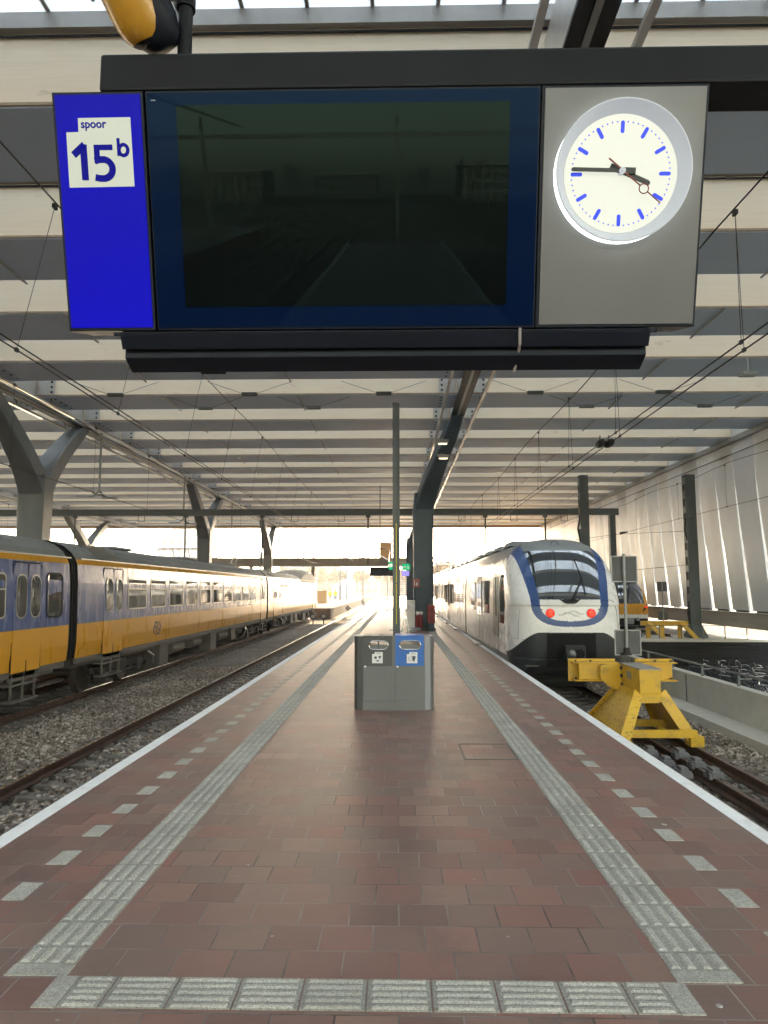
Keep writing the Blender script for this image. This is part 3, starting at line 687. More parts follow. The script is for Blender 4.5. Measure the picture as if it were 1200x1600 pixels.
# pendant double lamps on poles below the left girder
P0 = thing('pendant_lamp', 'x', 'lamp')
m = MB(); m.tube([(0, 0, 0), (0, 0, -2.75)], .055, 8); m.build('pole', GALV, P0, world=False)
m = MB(); m.tube([(0, 0, -2.7), (-.25, -.2, -3.0)], .05, 6); m.tube([(0, 0, -2.7), (.25, .25, -3.0)], .05, 6); m.build('fork', GALV, P0, world=False)
for s in (-1, 1):
    m = MB(); m.loft([sect((s * .42, s * .25 - .2 * (s < 0), -3.02), .75, .3), sect((s * .42, s * .25 - .2 * (s < 0), -2.95), .6, .2)]); h = m.build('lamp_head', GALV, P0, world=False)
Pk = kids(P0)
for i, (yy, lab) in enumerate(((32.1, 'nearest double headed lamp on a pole hanging from the left roof girder'), (45.0, 'second double headed lamp hanging from the left roof girder, above the train'), (58.2, 'third double headed lamp hanging from the left roof girder, against the bright sky'))):
    o = P0 if i == 0 else dup(P0, tree=Pk); o.location = (-13.75, yy, 9.05); o['label'] = lab; o['group'] = 'pendant lamps under the left girder'
m = MB(); m.cbox((11.3, 22.5, 8.75), (.5, .3, .12)); m.tube([(11.0, 22.3, 8.7), (11.6, 22.7, 8.85)], .07, 8); m.tube([(11.3, 22.5, 8.8), (11.3, 22.5, 9.3)], .03, 6)
tag(m.build('roof_floodlight', GALV), 'small grey floodlight under the roof above the white train, near the slatted wall', 'floodlight')

# ------------------------------------------------------------------ hanging station sign (built in its own tilted frame)
sign = thing('station_sign', 'hanging station display with blue track number, dark screen and round lit clock', 'sign', (-.063, 2.647, 2.85), rot=(R(15.6), 0, 0))
def sp(name, mats, fn, parent=sign, **kw): return part(name, mats, parent, fn, world=False, **kw)
SCR, _nt, _b = newmat('dark_screen_glass')
_b.inputs['Base Color'].default_value = (0.003, 0.004, 0.004, 1); _b.inputs['Roughness'].default_value = 0.0; _b.inputs['Specular IOR Level'].default_value = 0.06; _b.inputs['Specular Tint'].default_value = (0.55, 1.0, 0.92, 1)
SCRB, _nt, _b = newmat('navy_glass')
_b.inputs['Base Color'].default_value = (0.002, 0.008, 0.035, 1); _b.inputs['Roughness'].default_value = 0.03; _b.inputs['Specular IOR Level'].default_value = 0.05; _b.inputs['Specular Tint'].default_value = (0.35, 0.7, 1.0, 1)
CASE = M('sign_case_black', (0.007, 0.010, 0.017), 0.45, 0, 0.1, spec=0.2)
CGREY = M('clock_panel_grey', (0.115, 0.118, 0.117), 0.35, 0, 0.02, 1)
sp('casing', CASE, lambda m: (m.box(-1.216, -.876, 0, .22, 0, .86), m.box(-.868, .588, .0, .22, 0, .86), m.box(.592, 1.20, .0, .22, 0, .86)), bevel=.004)
np_ = sp('number_panel', SIGNBLUE, lambda m: m.box(-1.204, -.886, -.004, -.0005, .012, .848))
def card(m):
    q = [(-1.170, .525), (-.9245, .527), (-.9255, .768), (-1.1205, .767), (-1.1215, .719), (-1.1675, .718)]
    m.prism(q, 'y', -.007, -.0045)
sp('number_card', SIGNW, card, np_)
def text_mesh(s, size, name, mat, parent, loc, offset=0.0, sx=1.0):
    cu = bpy.data.curves.new(name, 'FONT'); cu.body = s; cu.size = size; cu.offset = offset; cu.extrude = .0008; cu.resolution_u = 6
    tmp = bpy.data.objects.new(name, cu); link(tmp); dg = bpy.context.evaluated_depsgraph_get(); dg.update()
    me = bpy.data.meshes.new_from_object(tmp.evaluated_get(dg)); bpy.data.objects.remove(tmp); bpy.data.curves.remove(cu)
    me.name = name; me.materials.clear(); me.materials.append(mat)
    o = link(bpy.data.objects.new(name, me)); o.parent = parent; o.rotation_euler = (R(90), 0, 0); o.location = loc; o.scale = (sx, 1, 1)
    return o
text_mesh('spoor', .041, 'lettering', SIGNINK, np_, (-1.111, -.0085, .7325), .0009, .97)
# numerals drawn to the sign's own outlines
def stroke(m, pts, w_, y0=-.0125, y1=-.0075):
    pts = [Vector((p[0], p[1])) for p in pts]; L = []; Rr = []
    for i, p in enumerate(pts):
        if i == 0: t = (pts[1] - p).normalized(); k = 1
        elif i == len(pts) - 1: t = (p - pts[-2]).normalized(); k = 1
        else:
            a = (p - pts[i - 1]).normalized(); b = (pts[i + 1] - p).normalized(); t = (a + b).normalized(); k = 1 / max(.5, t.dot(a))
        n = Vector((-t.y, t.x)) * w_ / 2 * k; L.append(p + n); Rr.append(p - n)
    v = [(p.x, yy_, p.y) for yy_ in (y0, y1) for p in L + Rr]; n = len(pts); f = []
    for i in range(n - 1):
        f.append((i, i + 1, n + i + 1, n + i)); f.append((2 * n + i, 3 * n + i, 3 * n + i + 1, 2 * n + i + 1))
        f.append((i, 2 * n + i, 2 * n + i + 1, i + 1)); f.append((n + i, n + i + 1, 3 * n + i + 1, 3 * n + i))
    f.append((0, n, 3 * n, 2 * n)); f.append((n - 1, 3 * n - 1, 4 * n - 1, 2 * n - 1)); m.add(v, f)
def numerals(m):
    stroke(m, [(-1.145, .638), (-1.103, .672), (-1.1028, .6721)], .024)
    m.prism([(-1.118, .5495), (-1.094, .5495), (-1.094, .674), (-1.109, .674), (-1.118, .667)], 'y', -.0125, -.0075)
    m.prism([(-1.068, .6735), (-.998, .6735), (-.998, .6545), (-1.047, .6545), (-1.047, .624), (-1.068, .6075)], 'y', -.0094, -.0074)
    arc = [(-1.066, .6165), (-1.05, .6215)] + [(-1.036 + .0345 * math.cos(R(a)), .588 + .0335 * math.sin(R(a))) for a in range(100, -101, -12)] + [(-1.05, .5548), (-1.067, .5585)]
    stroke(m, arc, .023, -.0125, -.0073)
    m.box(-.9795, -.9695, -.0125, -.0075, .6335, .6945)
    stroke(m, [(-.957 + .0165 * math.cos(R(a)), .654 + .019 * math.sin(R(a))) for a in range(185, -180, -18)], .0125, -.0094, -.0073)
sp('numerals', SIGNINK, numerals, np_)
scr = sp('screen_frame', SCRB, lambda m: m.box(-.862, .582, -.006, -.001, .010, .850))
sp('screen', SCR, lambda m: m.box(-.752, .476, -.0085, -.0065, .086, .806), scr)
cp = sp('clock_panel', CGREY, lambda m: m.box(.604, 1.188, -.006, -.001, .012, .848))
# clock
CFACE = emis('clock_face_lit', (0.97, 1.0, 0.84), 0.27, (0.15, 0.15, 0.14))
CRIM = emis('clock_rim_frosted', (0.86, 0.93, 1.0), 0.10, (0.35, 0.37, 0.40)); CRIMG = emis('clock_rim_glow', (0.95, 1.0, 0.95), 1.0, (0.4, 0.4, 0.4))
CMARK = emis('clock_mark_blue', (0.05, 0.09, 0.85), 0.22, (0.03, 0.05, 0.5))
CC = (.888, .549)
ck = sp('clock', CRIM, lambda m: (m.ring((CC[0], -.054, CC[1]), .2435, .004, 'y', 64, 8), m.loft([[Vector((CC[0] + r_ * math.cos(2 * math.pi * i / 64), y_, CC[1] + r_ * math.sin(2 * math.pi * i / 64))) for i in range(64)] for (r_, y_) in ((.2455, -.054), (.241, -.056), (.2085, -.0075))], 0, False)), smooth=True)
sp('clock_side', CRIMG, lambda m: m.loft([[Vector((CC[0] + .2462 * math.cos(2 * math.pi * i / 64), y_, CC[1] + .2462 * math.sin(2 * math.pi * i / 64))) for i in range(64)] for y_ in (-.0062, -.053)], 0, False), ck, smooth=True)  # wall glow added strong enough to throw a halo onto the clock panel
sp('clock_face', CFACE, lambda m: m.cyl(CC, .2075, -.010, -.0062, axis='y', n=64), ck)
def marks(m):
    for i in range(60):
        a = R(i * 6); c, s = math.cos(a), math.sin(a)
        if i % 5 == 0:
            pr = []
            for k in range(9): pr.append((.0068 * math.cos(math.pi * k / 8), .184 - .0068 + .0068 * math.sin(math.pi * k / 8)))
            for k in range(9): pr.append((-.0068 * math.cos(math.pi * k / 8), .148 - .0068 * math.sin(math.pi * k / 8)))
            m.prism([(CC[0] + x * c + z * s, CC[1] - x * s + z * c) for x, z in pr], 'y', -.0125, -.0105)
        else: m.cyl((CC[0] + .181 * s, CC[1] + .181 * c), .0026, -.0125, -.0105, axis='y', n=8)
sp('minute_marks', CMARK, marks, ck)
HAND = M('clock_hand_black', (0.03, 0.036, 0.034), 0.5, 0, 0.05); SECH = M('second_hand_red', (0.20, 0.03, 0.02), 0.5, 0, 0.05)
def hand(m, ang, r0, r1, w0, w1, y):
    a = R(ang); c, s = math.cos(a), math.sin(a)
    m.prism([(CC[0] + x * c + z * s, CC[1] + .008 - x * s + z * c) for x, z in ((-w0, r0), (w0, r0), (w0, 0), (w1, .02), (w1, r1 - w1), (w1 * .5, r1), (-w1 * .5, r1), (-w1, r1 - w1), (-w1, .02), (-w0, 0))], 'y', y, y + .004)
sp('hour_hand', HAND, lambda m: hand(m, 113, -.045, .115, .011, .009, -.022), ck)
sp('minute_hand', HAND, lambda m: hand(m, 272, -.05, .185, .011, .0068, -.029), ck)
def sech(m):
    hand(m, 129, -.065, .088, .0026, .002, -.035); a = R(129); s, c = math.sin(a), math.cos(a)
    m.ring((CC[0] + .104 * s, -.034, CC[1] + .008 + .104 * c), .017, .0022, 'y', 28, 6)
    m.tube([(CC[0] + .121 * s, -.034, CC[1] + .008 + .121 * c), (CC[0] + .185 * s, -.034, CC[1] + .008 + .185 * c)], .0022, 6)
sp('second_hand', SECH, sech, ck)
sp('hub', CRIM, lambda m: m.cyl((CC[0], CC[1] + .006), .012, -.036, -.010, axis='y', n=16), ck)
sp('screen_emblem', M('emblem_grey', (0.2, 0.22, 0.28), 0.4), lambda m: m.box(-.845, -.828, -.0075, -.0062, .822, .826), scr)
# carrying beam, hanger poles and lower light box, upright
def up(name, mats, fn, parent=None, **kw):   # world upright parts of the sign, undone tilt
    o = part(name, mats, None, fn, origin=(0, 0, 0), **kw); o.parent = sign
    o.matrix_parent_inverse = (Matrix.Translation(sign.location) @ Matrix.Rotation(R(15.6), 4, 'X')).inverted(); return o
up('carrying_beam', BLACKM, lambda m: m.box(-1.108, 2.9, 2.425, 2.60, 3.69, 3.838), bevel=.012)
bx_ = up('light_trough', CASE, lambda m: (m.prism([(2.655, 2.848), (2.69, 2.79), (2.72, 2.80), (2.72, 2.765), (2.80, 2.73), (2.83, 2.75), (2.87, 2.83), (2.87, 2.92), (2.78, 2.90)], 'x', -1.085, .975), m.box(-1.11, 1.0, 2.66, 2.67, 2.836, 2.85)), bevel=.003)
TROUGH_IN = M('trough_grey', (0.03, 0.035, 0.04), 0.5)
up('trough_clip', BLACKM, lambda m: m.prism([(2.652, 2.85), (2.80, 2.722), (2.805, 2.73), (2.66, 2.855)], 'x', -.80, -.70))
m = MB(); m.tube([(.47, 2.645, 2.85), (.474, 2.68, 2.80), (.478, 2.74, 2.775), (.47, 2.80, 2.725)], .006, 6)
cab = m.build('cable', STEELL, None, origin=(0, 0, 0)); cab.parent = sign; cab.matrix_parent_inverse = bx_.matrix_parent_inverse
for xp in (-.818, 1.95):
    up('hanger_pole', BLACKM, lambda m: (m.cyl((xp, 2.51), .027, 3.836, 9.4, n=20), m.cyl((xp, 2.51), .036, 4.085, 4.2, n=20)), smooth=True)
# yellow projector loudspeaker beside the pole
spk = thing('loudspeaker', 'yellow rounded loudspeaker with black back shell above the sign', 'loudspeaker', (-.95, 2.42, 3.95))
SPY = M('speaker_yellow', (0.52, 0.27, 0.02), 0.28, 0, 0.05, 3, coat=0.5)
ax = Vector((.25, -.45, -.86)).normalized()
def lathe(m, prof, c, axis, n=28, mi=0):
    axis = Vector(axis).normalized(); a = Vector((0, 0, 1)) if abs(axis.z) < .9 else Vector((1, 0, 0)); u = axis.cross(a).normalized(); w_ = u.cross(axis)
    m.loft([[Vector(c) + axis * h + (u * math.cos(2 * math.pi * k / n) + w_ * math.sin(2 * math.pi * k / n)) * r_ for k in range(n)] for (r_, h) in prof], mi)
c_ = Vector((-1.0, 2.36, 4.06)); ax = Vector((.33, .55, -.76)).normalized()
m = MB(); lathe(m, [(.10, -.2), (.103, -.02), (.101, .08), (.094, .135), (.080, .17), (.066, .187)], c_, ax); m.build('body', SPY, spk, smooth=True)
m = MB(); lathe(m, [(.067, .186), (.05, .200), (.02, .209), (.004, .210)], c_, ax); m.build('front_cap', BLACKM, spk, smooth=True)
m = MB(); lathe(m, [(.092, -.17), (.098, -.02), (.096, .10), (.085, .16), (.055, .195), (.015, .205)], c_ + Vector((.042, .035, .0)), ax); m.build('shell', CASE, spk, smooth=True)
m = MB(); m.cyl((-1.045, 4.06), .05, 2.36, 2.48, axis='y', n=16); m.tube([(-1.0, 2.45, 4.1), (-.818, 2.51, 4.14)], .018, 8); m.build('bracket', BLACKM, spk, smooth=True)

# ------------------------------------------------------------------ double litter bin
bn = thing('recycling_bin', 'grey double litter bin with dark and blue panels standing mid platform', 'litter bin', (-.07, 11.45, 0))
BX0, BX1, BY0, BY1, BH = -.685, .546, 11.18, 11.72, 1.135
m = MB(); ch = .14
m.prism([(BX0 + ch, BY0), (BX1 - ch, BY0), (BX1 - .05, BY0 + .035), (BX1, BY0 + ch), (BX1, BY1 - ch), (BX1 - ch, BY1), (BX0 + ch, BY1), (BX0, BY1 - ch), (BX0, BY0 + ch), (BX0 + .05, BY0 + .035)], 'z', 0.0, .995)
body = m.build('body', BINS, bn, smooth=True)
m = MB(); m.prism([(BX1 - ch + .002, BY0 - .004), (BX1 - .05, BY0 + .031), (BX1 + .004, BY0 + ch), (BX1 + .004, BY1 - ch), (BX1 - .1, BY1 - ch), (BX1 - .1, BY0 + .05)], 'z', 0.01, 1.12); m.build('end_panel', BINL, bn, smooth=True)
m = MB(); m.prism([(BX0 + ch - .002, BY0 - .004), (BX0 + .05, BY0 + .031), (BX0 - .004, BY0 + ch), (BX0 - .004, BY1 - ch), (BX0 + .1, BY1 - ch), (BX0 + .1, BY0 + .05)], 'z', 0.01, 1.12); m.build('end_panel', BINS, bn, smooth=True)
def holed(m, x0, x1, z0, z1, hx0, hx1, hz0, hz1, y0, y1, divider=None):
    # plate with a stadium-shaped through hole
    n = 12; r_ = (hz1 - hz0) / 2; zc = (hz0 + hz1) / 2; hole = []
    for k in range(n + 1): a = math.pi / 2 - math.pi * k / n; hole.append((hx1 - r_ + r_ * math.cos(a), zc + r_ * math.sin(a)))
    for k in range(n + 1): a = -math.pi / 2 - math.pi * k / n; hole.append((hx0 + r_ + r_ * math.cos(a), zc + r_ * math.sin(a)))
    outer = []
    cxm, czm = (hx0 + hx1) / 2, zc
    for (hx, hz) in hole:
        dx, dz = hx - cxm, hz - czm; t = min((x1 - cxm) / dx if dx > 1e-6 else 9e9, (x0 - cxm) / dx if dx < -1e-6 else 9e9, (z1 - czm) / dz if dz > 1e-6 else 9e9, (z0 - czm) / dz if dz < -1e-6 else 9e9)
        outer.append((cxm + dx * t, czm + dz * t))
    # corners
    for cxn, czn in ((x1, z1), (x1, z0), (x0, z0), (x0, z1)):
        i = min(range(len(outer)), key=lambda q: (outer[q][0] - cxn) ** 2 + (outer[q][1] - czn) ** 2); outer[i] = (cxn, czn)
    N = len(hole); v = [(p[0], yy_, p[1]) for yy_ in (y0, y1) for p in outer + hole]; f = []
    for i in range(N):
        j = (i + 1) % N
        f += [(i, j, N + j, N + i), (2 * N + i, 3 * N + i, 3 * N + j, 2 * N + j), (N + i, N + j, 3 * N + j, 3 * N + i), (i, 2 * N + i, 2 * N + j, j)]
    m.add(v, f)
for (x0, x1, hx0, hx1, mt, div) in ((-.545, -.098, -.455, -.16, BINDK, True), (-.047, .398, .02, .345, BINBL, False)):
    m = MB(); holed(m, x0, x1, .675, 1.132, hx0, hx1, .925, 1.055, BY0 - .006, BY0 + .02)
    m.box(x0, x1, BY0 + .02, BY1 + .006, 1.118, 1.136) if mt is BINBL else m.box(x0, x1, BY0 + .02, BY1 + .006, 1.118, 1.133)
    if div: m.box((hx0 + hx1) / 2 - .012, (hx0 + hx1) / 2 + .012, BY0 - .004, BY0 + .018, .92, 1.06)
    fp = m.build('front_panel', mt, bn)
    m = MB(); holed(m, x0, x1, .675, 1.118, hx0, hx1, .925, 1.055, BY1 - .02, BY1 + .006); m.build('back_panel', mt, bn)
    m = MB(); n = 16; r_ = .065
    pts = [(hx1 - r_ + r_ * math.cos(math.pi / 2 - math.pi * k / n), BY0 - .01, .99 + r_ * math.sin(math.pi / 2 - math.pi * k / n)) for k in range(n + 1)] + [(hx0 + r_ + r_ * math.cos(-math.pi / 2 - math.pi * k / n), BY0 - .01, .99 + r_ * math.sin(-math.pi / 2 - math.pi * k / n)) for k in range(n + 1)]
    m.tube(pts + [pts[0]], .009, 6); m.build('opening_rim', CHROME, fp)
    xc = (x0 + x1) / 2 + .03 - (.04 if div else 0)
    m = MB(); m.prism([(xc - .075, .715), (xc + .09, .715), (xc + .09, .885), (xc - .035, .885), (xc - .035, .855), (xc - .075, .855)], 'y', BY0 - .0105, BY0 - .0065); stk = m.build('sticker', PAPER, fp)
    m = MB(); yk0, yk1 = BY0 - .0125, BY0 - .0108
    m.box(xc - .01, xc + .06, yk0, yk1, .858, .864)
    if div:
        m.cyl((xc - .02, .80), .022, yk0, yk1, axis='y', n=7); m.prism([(xc + .02, .825), (xc + .07, .825), (xc + .045, .775)], 'y', yk0, yk1); m.prism([(xc - .01, .74), (xc + .035, .745), (xc + .03, .765), (xc - .005, .76)], 'y', yk0, yk1)
    else:
        m.prism([(xc + .01, .83), (xc + .065, .82), (xc + .055, .78), (xc + .035, .735), (xc + .015, .76)], 'y', yk0, yk1); m.ring((xc - .02, yk0, .785), .03, .0025, 'y', 14, 4)
    m.build('sticker_print', INK, stk)
    m = MB(); m.box(x0, x1, BY0 - .004, BY0 + .02, .145, .672); d = m.build('door', BINS, bn, bevel=.004)
    m = MB(); m.cyl((x0 + .035, .665), .016, BY0 - .02, BY0 - .004, axis='y', n=12); m.build('lock', CHROME, d)
m = MB(); m.box(BX0 + ch, BX1 - ch, BY0 - .0045, BY0 + .001, .0, .135); m.build('kick_plate', BINS, bn)
m = MB(); m.box(-.548, -.545, BY0 - .003, BY0 + .003, .14, 1.13); m.box(-.0965, -.0485, BY0 - .005, BY0 + .003, .14, 1.132); m.box(.399, .402, BY0 - .003, BY0 + .003, .14, 1.13); m.build('frame', BINS, bn)
m = MB(); m.box(BX0 + .02, BX0 + .14, BY0 + .12, BY1 - .1, 1.12, 1.128); m.box(BX1 - .145, BX1 - .02, BY0 + .10, BY1 - .1, 1.12, 1.128); m.build('top_trim', BINL, bn)
m = MB(); m.box(-.42, -.30, BY0 + .05, BY0 + .14, 1.1335, 1.140); m.box(0.03, .10, BY0 + .05, BY0 + .09, 1.1365, 1.14); m.build('top_label', PAPER, bn)

# ------------------------------------------------------------------ things on the platform behind the bin
pst = thing('platform_post', 'slim grey square post with a yellow strip rising behind the bin', 'post', (-.05, 20, 0))
m = MB(); m.box(-.15, -.01, 19.91, 20.09, 0, 7.19); m.box(-.01, .05, 19.95, 20.05, 0, 7.19); m.build('shaft', STEEL, pst, bevel=.01)
m = MB()
for a, b in ((.9, 2.0), (2.03, 2.55), (2.58, 3.7)): m.box(-.062, -.038, 19.895, 19.909, a, b)
m.build('yellow_strip', M('strip_yellow', (0.75, 0.62, 0.03), 0.5), pst)
m = MB(); m.box(-.22, .13, 19.82, 20.18, 0, .03); m.build('base_plate', STEEL, pst)
bench = thing('metal_bench', 'silver back to back bench seen end on behind the bin', 'bench', (.2, 25.6, 0))
m = MB()
for s in (-1, 1):
    for ye in (24.9, 26.4): m.box(-.025, .025, ye - .03, ye + .03, 0, .83, 0, Matrix.Translation((.24 + s * .10, 0, 0)) @ Matrix.Shear('XZ', 4, (-s * .11, 0)) if False else Matrix.Translation((.24, 0, 0)) @ Matrix(((1, 0, -s * .20, s * .20), (0, 1, 0, 0), (0, 0, 1, 0), (0, 0, 0, 1))))
m.build('leg', CHROME, bench)
for s in (-1, 1):
    m = MB(); m.prism([(.24 + s * .12, .42), (.24 + s * .03, .86), (.24 + s * .055, .87), (.24 + s * .15, .43)], 'y', 24.85, 26.45); m.build('backrest', CHROME, bench)
    m = MB(); m.prism([(.24 + s * .12, .40), (.24 + s * .55, .44), (.24 + s * .55, .47), (.24 + s * .12, .43)], 'y', 24.85, 26.45); m.build('seat', STEELD, bench)
kb = thing('call_point', 'grey cabinet with a pale angled panel beside the dark column', 'cabinet', (.55, 31.6, 0))
m = MB(); m.box(.36, .735, 31.4, 31.75, .02, 1.375); m.build('body', STEELL, kb, bevel=.015)
m = MB(); m.prism([(.47, 1.3), (.70, 1.2), (.70, 1.02), (.52, .95)], 'y', 31.385, 31.398); m.build('panel', PAPER, kb)
rb = thing('hose_box', 'red fire hose box fixed low on the right of the dark column', 'fire box', (1.47, 31.9, .3))
m = MB(); m.box(1.30, 1.63, 31.75, 32.4, .36, 1.17); m.build('body', REDB, rb, bevel=.02)
m = MB(); m.box(1.37, 1.56, 31.742, 31.75, .86, 1.05); m.box(1.37, 1.56, 31.742, 31.75, .52, .70); m.build('label_plate', M('red_dark', (0.22, 0.02, 0.02), 0.5), rb)
m = MB(); m.box(1.34, 1.60, 31.8, 32.3, 0, .36); m.build('stand', STEELD, rb)
m = MB(); m.box(1.32, 1.55, 31.8, 32.3, 1.18, 1.45); m.build('top_box', STEELD, rb)
e0 = thing('fire_extinguisher', 'x', 'fire extinguisher')
m = MB(); lathe(m, [(.02, 0), (.085, .01), (.085, .48), (.05, .56), (.02, .60)], (0, 0, 0), (0, 0, 1), 14); m.build('cylinder', REDB, e0, world=False, smooth=True)
m = MB(); m.ring((0, 0, .66), .055, .018, 'y', 14, 6); m.cyl((0, 0), .02, .58, .66, n=8); m.build('handle', CHROME, e0, world=False, smooth=True)
ek = kids(e0)
for i, (x, lab) in enumerate(((.86, 'red extinguisher nearer the grey cabinet at the foot of the dark column'), (1.02, 'red extinguisher nearer the red box at the foot of the dark column'))):
    o = e0 if i == 0 else dup(e0, tree=ek); o.location = (x, 32.2, .13); o['label'] = lab; o['group'] = 'extinguishers by the dark column'
SGREEN = emis('exit_green', (0.0, 0.55, 0.22), 0.30, (0.0, 0.25, 0.1)); SPURP = emis('purple_lit', (0.35, 0.30, 0.9), 0.35, (0.2, 0.2, 0.5))
DST = thing('far_display', 'distant dark hanging departure display with a small lit clock', 'sign', (-1.3, 50, 2.78))
m = MB(); m.box(-1.98, -.2, 49.9, 50.1, 2.80, 3.42); m.build('screen', CASE, DST)
m = MB(); m.box(-1.98, -.2, 49.92, 50.08, 3.62, 3.72); m.box(-1.3, -1.24, 49.96, 50.04, 3.72, 9.2); m.box(-1.95, -1.9, 49.96, 50.04, 3.42, 3.62); m.build('frame', BRIDGEM, DST)
m = MB(); m.box(-.66, -.36, 49.8, 49.89, 3.22, 3.78); m.build('clock_box', SGREEN, DST)
m = MB(); m.cyl((-.5, 3.53), .13, 49.78, 49.799, axis='y', n=18); m.build('clock_face', CFACE, DST)
m = MB(); m.box(.30, .92, 54.95, 55.05, 3.34, 3.82); ex = m.build('exit_sign', SGREEN); tag(ex, 'green emergency exit sign hanging right of the grey post', 'sign')
m = MB(); m.prism([(.38, 3.58), (.52, 3.70), (.52, 3.62), (.60, 3.62), (.60, 3.54), (.52, 3.54), (.52, 3.46)], 'y', 54.93, 54.948); m.prism([(.72, 3.42), (.76, 3.42), (.78, 3.55), (.83, 3.42), (.87, 3.42), (.81, 3.62), (.81, 3.70), (.76, 3.70), (.73, 3.58)], 'y', 54.93, 54.948); m.build('pictogram', SIGNW, ex)
m = MB(); m.box(.28, .86, 54.95, 55.05, 2.88, 3.28); tag(m.build('direction_sign', SPURP), 'pale purple sign just below the green exit sign', 'sign')
m = MB(); m.box(.66, .98, 32.5, 32.56, 1.94, 2.34); rs = m.build('fire_sign', REDB); tag(rs, 'small red square fire sign on the dark column edge', 'sign')
m = MB(); m.box(.72, .76, 32.48, 32.498, 2.02, 2.26); m.box(.82, .88, 32.48, 32.498, 2.02, 2.16); m.build('pictogram', PAPER, rs)

# stairs to the footbridge, footbridge
def stairs(label, x0, x1, y0, y1, zt, n=30):
    t = thing('staircase', label, 'stairs', ((x0 + x1) / 2, y0, 0))
    m = MB()
    for i in range(n):
        z = zt * (i + 1) / n; y = y0 + (y1 - y0) * i / n; m.box(x0 + .08, x1 - .08, y, y + (y1 - y0) / n + .05, z - .05, z)
    m.build('treads', BRIDGEM, t)
    for xs in (x0, x1):
        m = MB(); m.prism([(y0, 0), (y0 + .3, 0), (y1, zt - .3), (y1, zt), (y0, .2)], 'x', xs - .04, xs + .04); m.build('stringer', BRIDGEM, t)
        m = MB(); m.tube([(xs, y0, .2), (xs, y0, 1.0), (xs, y1, zt + 1.0)], .05, 6)
        for i in range(8): f = (i + .5) / 8; m.tube([(xs, y0 + (y1 - y0) * f, zt * f), (xs, y0 + (y1 - y0) * f, zt * f + 1.0)], .03, 5)
        m.build('railing', BRIDGEM, t)
    return t
stairs('staircase from the red platform up to the footbridge, behind the post and column', -.95, 1.45, 61, 80, 5.35)
stairs('staircase from the left platform up to the footbridge, above the train roof', -18.2, -14.6, 70, 80, 5.35, 16)
fb = thing('footbridge', 'long beige footbridge crossing the tracks near the roof end', 'footbridge', (-10, 82, 4.4))
m = MB(); m.box(-45, 1.9, 80.6, 83.4, 4.5, 5.25); m.box(-45, 1.9, 80.5, 83.5, 5.25, 5.42); m.build('deck', BRIDGEM, fb)
m = MB()
for xa, xb in ((-11.6, -1.4), (-45, -18.5)):
    m.tube([(xa, 80.6, 6.45), (xb, 80.6, 6.45)], .07, 6); x = xa
    while x < xb: m.tube([(x + .25, 80.6, 5.4), (x, 80.6, 6.45)], .055, 5); x += 1.75
m.build('railing', BRIDGEM, fb)
m = MB(); m.box(-2.0, -.75, 80.8, 82.5, 5.43, 7.2); m.build('lift_cabin', ORANGE, fb)
for x in (-17, -9.8, 1.2):
    m = MB(); m.box(x - .18, x + .18, 81.8, 82.2, -1, 4.5); m.build('pier', BRIDGEM, fb)
m = MB(); m.tube([(-3.0, 70, 5.95), (-.9, 60, 4.35)], .05, 5); tag(m.build('far_wire', STEELL), 'thin slanting bright wire below the footbridge', 'wire')

# ------------------------------------------------------------------ yellow and blue carriages
XS, XC = -7.5, -8.92           # visible side plane, centre line
def car_prof():
    h = XS - XC
    half = [(h - .03, .25), (h, .6), (h, 1.05), (h - .02, 2.0), (h - .06, 2.44), (h - .11, 2.56), (h - .22, 2.72), (h - .42, 2.88), (h - .75, 3.0), (.0, 3.08)]
    return [(XC + x, z) for x, z in half] + [(XC - x, z) for x, z in half[-2::-1]]
def side_x(z):
    return XS if z < 1.05 else (XS - .02 * (z - 1.05) / .95 if z < 2.0 else XS - .02 - .04 * (z - 2.0) / .44)
def rrect(y0, y1, z0, z1, r_, n=5):
    out = []
    for cy_, cz_, a0 in ((y1 - r_, z1 - r_, 0), (y0 + r_, z1 - r_, 90), (y0 + r_, z0 + r_, 180), (y1 - r_, z0 + r_, 270)):
        for k in range(n + 1): a = R(a0 + 90 * k / n); out.append((cy_ + r_ * math.cos(a), cz_ + r_ * math.sin(a)))
    return out
def on_side(m, prof, dx0, dx1, mi=0):
    m.loft([[Vector((side_x(z) + dx0, y, z)) for y, z in prof], [Vector((side_x(z) + dx1, y, z)) for y, z in prof]], mi)
def window(car, y0, y1, z0, z1, r_=.09, transom=False):
    m = MB(); on_side(m, rrect(y0, y1, z0, z1, r_), -.02, .006); wo_ = m.build('window', TGLASS, car)
    o_ = rrect(y0 - .035, y1 + .035, z0 - .035, z1 + .035, r_ + .03); i_ = rrect(y0, y1, z0, z1, r_)
    m = MB(); N = len(o_)
    for a, b, xx in ((o_, i_, .014),):
        v = [Vector((side_x(z) + xx, y, z)) for y, z in a] + [Vector((side_x(z) + xx, y, z)) for y, z in b] + [Vector((side_x(z) - .01, y, z)) for y, z in a] + [Vector((side_x(z) + .004, y, z)) for y, z in b]
        f = []
        for i in range(N):
            j = (i + 1) % N; f += [(i, j, N + j, N + i), (i, 2 * N + i, 2 * N + j, j), (N + i, N + j, 3 * N + j, 3 * N + i)]
        m.add(v, f)
    if transom: m.box(side_x(1.95) + .004, side_x(1.95) + .016, y0, y1, z1 - .30, z1 - .265)
    m.build('frame', RUBBER if r_ > .1 else FRAME, wo_)
